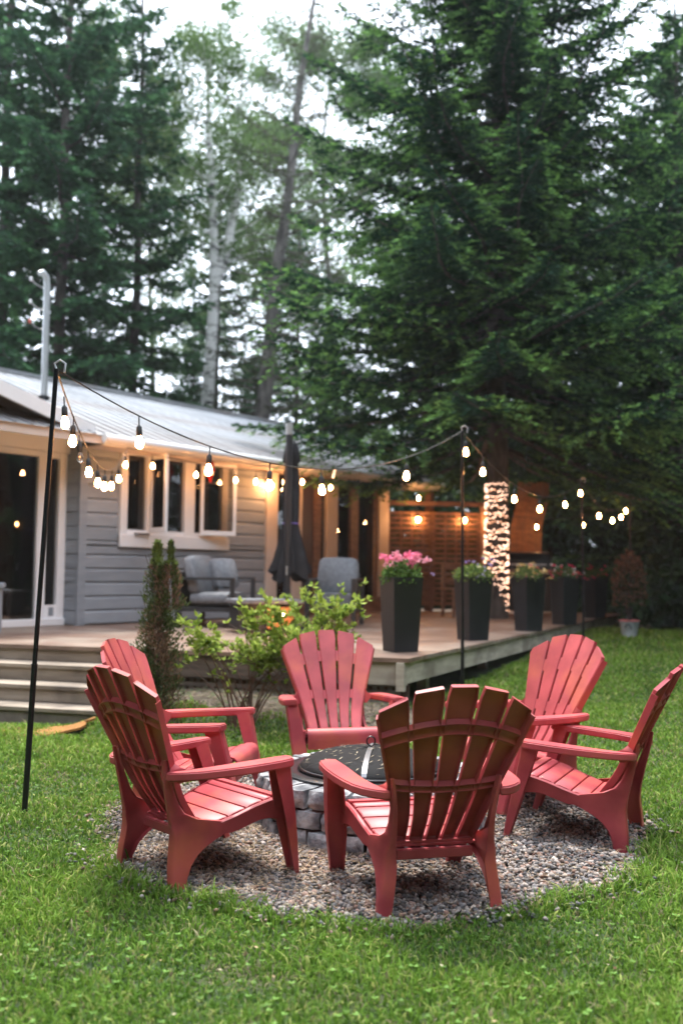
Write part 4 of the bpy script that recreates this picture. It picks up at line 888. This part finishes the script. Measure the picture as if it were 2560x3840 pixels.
D = np.stack([np.cos(b), np.sin(b), -.2 * np.cos(b - a)], 1) * L[:, None]; V, F_ = diamonds(np.stack([x, y, z], 1), D, np.stack([-np.sin(b), np.cos(b), 0 * b], 1) * .0022)
npmesh('bark_flakes', V, F_, STRAW, sc, np.repeat(np.array([.6, .5, .36]) * rng.uniform(.5, 1.2, (m, 1)), 4, 0), kind='stuff')
# ---------------------------------------------------------------- adirondack chairs
def ringU(a, b, zf, fl, th, flat_in=None):
    pass
def HW(z): return float(np.interp(z, [.20, .38, .52, .72, .81, .95], [.158, .187, .225, .290, .318, .350]))
ZB = .232
def yb(u_, z):
    s_ = (z - .24) / .68
    return -.112 - .455 * (z - .24) + .040 * u_ * u_ * (.4 + .6 * s_) + .035 * math.exp(-((z - .24) / .1) ** 2)
NF = Vector((0, .911, .412)).normalized()
def ztop(u_): return .926 - .106 * abs(u_) ** 1.65
TOPS = [(.822, .876), (.899, .920), (.926, .926), (.920, .899), (.876, .822)]
def pb_(u_, z, off=0, dx=0): 
    x = u_ * HW(z); p = Vector((x + dx, yb(u_, z), z)); n_ = (NF + Vector((-.22 * u_, 0, 0))).normalized(); return p + n_ * off
def make_chair():
    t = empty('adirondack_chair', (0, 0, 0), 0)
    # back frame: three moulded bands
    bk = MB()
    for z0, drop, hh, dep in ((.757, .060, .070, .021), (.502, -.010, .056, .021), (.250, -.006, .05, .021)):
        rings = []
        for k in range(17):
            u_ = -1 + k / 8; uu = u_ * .985; zc = z0 - drop * abs(u_) ** 1.8
            rings.append([pb_(uu, zc - hh / 2, -.005), pb_(uu, zc + hh / 2, -.005), pb_(uu, zc + hh / 2 - .014, -dep), pb_(uu, zc + hh / 2 - .026, -.012), pb_(uu, zc - hh / 2 + .026, -.012), pb_(uu, zc - hh / 2 + .014, -dep)])
        bk.loft(rings)
    # rolled outer edges tie the bands together
    for sg in (-1, 1):
        rings = []
        for k in range(15):
            z = .24 + (ztop(1) - .015 - .24) * k / 14; rings.append([pb_(sg, z, -.003, sg * .002), pb_(sg, z, -.036, sg * .006), pb_(sg, z, -.036, -sg * .001), pb_(sg, z, -.003, -sg * .004)])
        bk.loft(rings)
    back = bk.obj('backrest', RED, t, smooth=35, bevel=.002)
    for i in range(5):
        u0, u1 = -1 + .4 * i, -1 + .4 * (i + 1); rings = []; N = 16
        for k in range(N + 1):
            v = k / N; tip = max(0, (v - .955) / .045); 
            def zz(e): return ZB + v * (TOPS[i][e] - ZB)
            gL = .0078 + tip * .007; gR = .0078 + tip * .007
            if i == 0: gL = .001 + tip * .009
            if i == 4: gR = .001 + tip * .009
            zL, zR = zz(0), zz(1); fl = .020; th = .004
            a = lambda off, e: pb_(u0, zL, off, gL + e); b = lambda off, e: pb_(u1, zR, off, -gR - e)
            rings.append([a(-fl, 0), a(-.004, 0), a(.0, .004), b(.0, .004), b(-.004, 0), b(-fl, 0), b(-fl, th), b(-th - .001, th + .002), a(-th - .001, th + .002), a(-fl, th)])
        mb = MB(); mb.loft(rings, cap=True)
        for q, q2 in ((rings[-1], rings[-2]), (rings[0], rings[1])):      # closed end flanges
            dn = (q2[2] - q[2]).normalized() * .004; six = [Vector(v) for v in q[:6]]; mid = sum(six, Vector()) / 6
            six = [mid + (v - mid) * .995 for v in six]; mb.loft([[v - dn * .2 for v in six], [v + dn for v in six]])
        mb.obj('slat', RED, back, smooth=35)
    # seat: curved pan with recessed grooves, side rails and rolled front
    PF = [(-.125, .262), (-.06, .256), (.0, .262), (.08, .283), (.16, .309), (.24, .329), (.285, .334), (.306, .328)]
    ys_ = [p[0] for p in PF]; zs_ = [p[1] for p in PF]
    def sz(y): return float(np.interp(y, ys_, zs_))
    def sw(y): return float(np.interp(y, [-.125, .0, .31], [.172, .208, .248]))
    st = MB(); rings = []
    for k in range(15):
        y = -.12 + .42 * k / 14; w_ = sw(y) + .012; z = sz(y) - .013; rings.append([(-w_, y, z), (w_, y, z), (w_, y, z - .008), (-w_, y, z - .008)])
    st.loft(rings)
    for sg in (-1, 1):
        rings = []
        for k in range(13):
            y = -.03 + .33 * k / 12; w_ = sw(y) + .012; top = sz(y) - .002; bot = top - float(np.interp(y, [-.03, .05, .2, .3], [.040, .064, .068, .100]))
            rings.append([(sg * (w_ + .012), y, top - .006), (sg * (w_ + .004), y, top), (sg * (w_ - .004), y, top), (sg * (w_ + .002), y, bot), (sg * (w_ + .016), y, bot)])
        st.loft(rings)
    ap = [(.262, .337), (.290, .338), (.310, .332), (.324, .318), (.330, .296), (.327, .262), (.318, .215), (.310, .214), (.319, .262), (.321, .295), (.316, .312), (.305, .323), (.288, .329), (.262, .328)]
    st.loft([[(x, y, z) for y, z in ap] for x in (-.246, -.12, 0, .12, .246)])
    seat = st.obj('seat', RED, t, smooth=35)
    eds = [-.118, -.035, .048, .131, .214, .258]
    for i in range(4 + 1):
        y0, y1 = eds[i] + .0045, eds[i + 1] - .0045 if i < 4 else eds[i + 1] - .003; rings = []
        for k in range(5):
            y = y0 + (y1 - y0) * k / 4; w_ = sw(y) - .004; e = .004 if k in (0, 4) else 0; z = sz(y)
            rings.append([(-w_, y, z - .002 - e), (-w_ + .006, y, z + .003 - e), (w_ - .006, y, z + .003 - e), (w_, y, z - .002 - e), (w_, y, z - .0125), (-w_, y, z - .0125)])
        MB().loft(rings).obj('slat', RED, seat, smooth=40)
    MB().box(-.165, .165, -.150, -.123, .196, .236).obj('cross_rail', RED, t, bevel=.004)
    for sg in (-1, 1):
        # armrest: flat shell that sweeps in to the back
        inn = [(.228, -.262), (.243, -.215), (.262, -.160), (.278, -.08), (.286, .02), (.290, .12), (.298, .22), (.306, .285)]
        out_ = [(.386, .272), (.393, .22), (.394, .12), (.388, .02), (.376, -.08), (.360, -.165), (.335, -.222), (.300, -.252), (.262, -.268)]
        poly = [(sg * x, y) for x, y in inn + [(.345, .292)] + out_]
        zt = lambda x, y: .502 + .022 * (y + .27) + .004 * math.sin((abs(x) - .28) * 28)
        mb = MB(); mb.prism(poly, lambda x, y: zt(x, y) - .036, zt)
        mb.obj('armrest', RED, t, bevel=.006, seg=3, smooth=50)
        # gusset joining arm and back
        mb = MB(); mb.loft([[(sg * .222, yb(1, .53) - .012, .545), (sg * .240, yb(1, .53) + .02, .515), (sg * .232, yb(1, .47) + .01, .44), (sg * .216, yb(1, .47) - .01, .44)], [(sg * .245, -.256, .500), (sg * .262, -.16, .497), (sg * .258, -.17, .478), (sg * .246, -.24, .476)]]); mb.obj('gusset', RED, t, bevel=.004, smooth=50)
        # front leg: channel open to the rear
        rings = []
        for k in range(9):
            f = k / 8; z = .494 * (1 - f); y = .268 + .098 * f; xo = float(np.interp(z, [0, .22, .5], [.302, .343, .372])); xi = float(np.interp(z, [0, .22, .5], [.240, .250, .300])); fl = .030 + .055 * (1 - f); th = .006
            rings.append([(sg * xo, y - fl, z), (sg * xo, y - .008, z), (sg * (xo - .008), y, z), (sg * (xi + .008), y, z), (sg * xi, y - .008, z), (sg * xi, y - fl * .9, z), (sg * (xi + th), y - fl * .9, z), (sg * (xi + th + .003), y - .012, z), (sg * (xo - th - .003), y - .012, z), (sg * (xo - th), y - fl, z)])
        MB().loft(rings).obj('leg', RED, t, smooth=40)
        # rear leg: broad curved fin with side plate and rear flange
        prof = [  # z, y_front, y_rear, x_out
            (0.0, -.178, -.240, .262), (.06, -.166, -.240, .254), (.11, -.140, -.236, .247), (.145, -.105, -.231, .242), (.172, -.062, -.227, .239), (.194, -.012, -.225, .237), (.212, .045, -.224, .235),
            (.232, .085, -.225, .235), (.252, .055, -.226, .232), (.268, -.02, -.228, .228), (.285, -.10, -.231, .225), (.315, -.160, -.238, .222), (.36, -.192, -.246, .220), (.42, -.216, -.258, .221), (.50, -.238, -.272, .228), (.545, -.248, -.276, .234)]
        rings = []
        for z, yf, yr, xo in prof:
            inw = .052 if z < .2 else float(np.interp(z, [.2, .3, .55], [.05, .03, .014])); th = .007; bl = .012 * (1 - min(1, z / .5))
            rings.append([(sg * (xo - .010), yf, z), (sg * xo, yf - .010, z), (sg * xo, yr + .008, z), (sg * (xo - .008), yr, z), (sg * (xo - inw), yr + .002, z), (sg * (xo - inw), yr + .002 + th, z), (sg * (xo - th - .004), yr + th + .004, z), (sg * (xo - th - .002), yf - .012, z), (sg * (xo - .030 if z < .26 else xo - .018), yf - .004, z)])
        MB().loft(rings).obj('leg', RED, t, smooth=50)
    return t
GR = 'red plastic slatted garden chairs around the fire pit'
ch0 = make_chair()
poses = [((.353, 4.24, -.022), 15.1, (.010, .010), 'red garden chair with its dark back to the viewer, nearest in the middle'),
         ((-.001, 6.51, .004), 190.7, (.04, .010), 'red garden chair facing the viewer from beyond the fire pit'),
         ((-.635, 4.456, -.003), -51.0, (.008, -.018), 'red garden chair at the front left, seen from behind and turned right to the pit'),
         ((-.790, 5.36, .030), -97.3, (.03, -.018), 'red garden chair at the back left, partly hidden by the front left one'),
         ((1.285, 5.21, -.030), 64.5, (.040, .012), 'red garden chair on the right with back cut by the picture edge, facing left'),
         ((1.06, 5.88, .028), 118.6, (-.004, -.005), 'pinkish red garden chair at the back right, behind the right hand one')]
for i, (l, a, (tx, ty), lab) in enumerate(poses):
    c = ch0 if i == 0 else copy_tree(ch0)
    c.matrix_basis = Matrix.Translation(l) @ Matrix.Rotation(R(a), 4, 'Z') @ Matrix.Rotation(tx, 4, 'X') @ Matrix.Rotation(ty, 4, 'Y'); tag(c, lab, 'chair', GR)
# ---------------------------------------------------------------- light poles and string lights
PG = 'black poles carrying the string lights'
def pole(b, tp, r, label):
    t = empty('light_pole', b, 0, label, 'pole', PG); d = Vector(tp) - Vector(b)
    MB().tube([(0, 0, -.1), d * .33], r, 10).obj('lower_tube', BLACKM, t, smooth=60); MB().tube([d * .3301, d], r * .82, 10).obj('upper_tube', BLACKM, t, smooth=60)
    MB().tube([d * .328, d * .3305], r * 1.15, 10).obj('collar', BLACKM, t)
    MB().tube([d + Vector((0, 0, 0)), d + Vector((-.01, 0, .03)), d + Vector((.02, 0, .05)), d + Vector((.05, 0, .03)), d + Vector((.045, 0, -.02))], .006, 6).obj('hook', STEEL, t, smooth=60)
P1, P2, P3, P4 = Vector((-1.584, 5.45, 2.42)), Vector((1.124, 9.3, 2.65)), Vector((3.476, 14.4, 2.66)), Vector((4.924, 17.0, 2.66))
pole((-1.69, 5.45, 0.0), P1, .0165, 'tall black pole leaning at the left, standing in the lawn')
pole((1.14, 9.3, float(gz(1.14, 9.3))), P2, .017, 'thin black pole in front of the deck edge between the first two planters')
pole((3.50, 14.4, float(gz(3.5, 14.4))), P3, .017, 'thin black pole behind the back right chair, beside the far planters')
pole((4.94, 17.0, float(gz(4.94, 17))), P4, .017, 'farthest black pole beyond the end of the deck')
bulb_me = MB().lathe([(.0, -.046), (.014, -.042), (.0225, -.031), (.025, -.017), (.021, .004), (.014, .022), (.012, .03), (.0, .031)], 14).mesh('bulb', BULBM, 70)
bulbc_me = bulb_me.copy(); bulbc_me.materials.clear(); bulbc_me.materials.append(BULBC)
sock_me = MB().lathe([(.0, .028), (.017, .030), (.019, .05), (.017, .085), (.008, .095), (.0045, .10), (.0045, .15), (.0, .15)], 10).mesh('socket', SOCK, 50)
SG = 'strings of warm bulbs hung round the garden'
def string(a, b, sag, bulbs, label, unlit=(), r=.0048, zfix=None, sc=1):
    t = empty('string_lights', tuple(a), 0, label, 'string lights', SG)
    def w(s): 
        p = a.lerp(b, s); p = p - Vector((0, 0, 4 * sag * s * (1 - s))); return p - a
    MB().tube([w(k / 40) for k in range(41)], r, 6).obj('wire', SOCK, t, smooth=60)
    for i, s in enumerate(bulbs):
        p = w(s) - Vector((0, 0, .15)); sw_ = (rnd.uniform(-.08, .08), rnd.uniform(-.08, .08), 0)
        share('socket', sock_me, t, p, sw_, (sc,) * 3); share('bulb', bulbc_me if i in unlit else bulb_me, t, p, sw_, (sc,) * 3)
    return t
def Hs(x, y, z): return to_world(x, y, z)
string(P1, P2, .455, (.134, .264, .397, .530, .788), 'long string light sweeping from the leaning left pole to the pole by the deck corner')
g_ = MB().box(-.012, .012, -.001, .001, -.07, .0).obj('paper_tag', WHITE); pt_ = P1.lerp(P2, .565) - Vector((0, 0, 4 * .455 * .565 * .435)); g_.location = pt_; g_.rotation_euler = (0, R(14), R(-30)); tag(g_, 'small white paper tag hanging on the long light string', 'tag')
string(P1, Hs(.345, -.5, 2.86), .42, (.065, .125, .195, .285, .40, .50, .62, .78, .95), 'string light running from the leaning left pole back to the house corner', unlit=(2,))
string(Hs(.345, -.5, 2.86), Hs(3.95, -.5, 2.86), .10, (.12, .34, .56, .68, .86, .98), 'string light hung along the eave over the white window', unlit=(), sc=.95)
string(P2, P3, .40, (.02, .12, .335, .545, .80, .985), 'string light from the deck corner pole to the pole by the far planters')
string(P3, P4, .34, (.32, .60, .90), 'string light between the two farthest poles')
string(Vector((2.7, 18.55, 2.48)), Vector((5.3, 17.3, 2.62)), .24, (.04, .33, .62, .85), 'faint lower string light stretched behind the grill to the farthest pole')
string(Hs(4.3, -.48, 2.85), Hs(7.6, -.48, 2.85), .08, (.1, .9), 'string light along the porch eave over the glass doors')
# fairy lights round the big trunk
fl = empty('fairy_lights', (2.53, 16.25, 0), 0, 'hundreds of tiny warm fairy lights wound round the big spruce trunk', 'fairy lights')
fb = MB().lathe([(.0, -.012), (.009, -.007), (.0115, 0), (.009, .007), (.0, .012)], 6).mesh('fairy_bulb', FAIRY, 60); fb2 = fb.copy(); fb2.materials.clear(); fb2.materials.append(FAIRY2)
wire = []; n = 600; turns = 24
def fpt(f, jit=0):
    a = f * turns * 2 * math.pi; z = .62 + 2.15 * f + .025 * math.sin(a * 1.7); return a, z
for k in range(n):
    f = k / (n - 1); a, z = fpt(f); r = .182 - .012 * f + .004 * math.sin(k * .9); wire.append(Vector((r * math.cos(a), r * math.sin(a), z)))
MB().tube(wire, .0022, 4).obj('wire', SOCK, fl)
front = 0; rear = MB()
for k in range(620):
    f = (k + .5) / 620; a, z = fpt(f); z += rnd.uniform(-.024, .024); r = .196 - .012 * f; a += rnd.uniform(-.05, .05); p = (r * math.cos(a), r * math.sin(a), z)
    if math.sin(a) < .05 and front < 299:
        front += 1; share('bulb', fb if rnd.random() < .72 else fb2, fl, p)
    else: rear.lathe([(.0, -.012), (.0115, 0), (.0, .012)], 5, p)
rear.obj('rear_bulbs', FAIRY, fl)['kind'] = 'stuff'
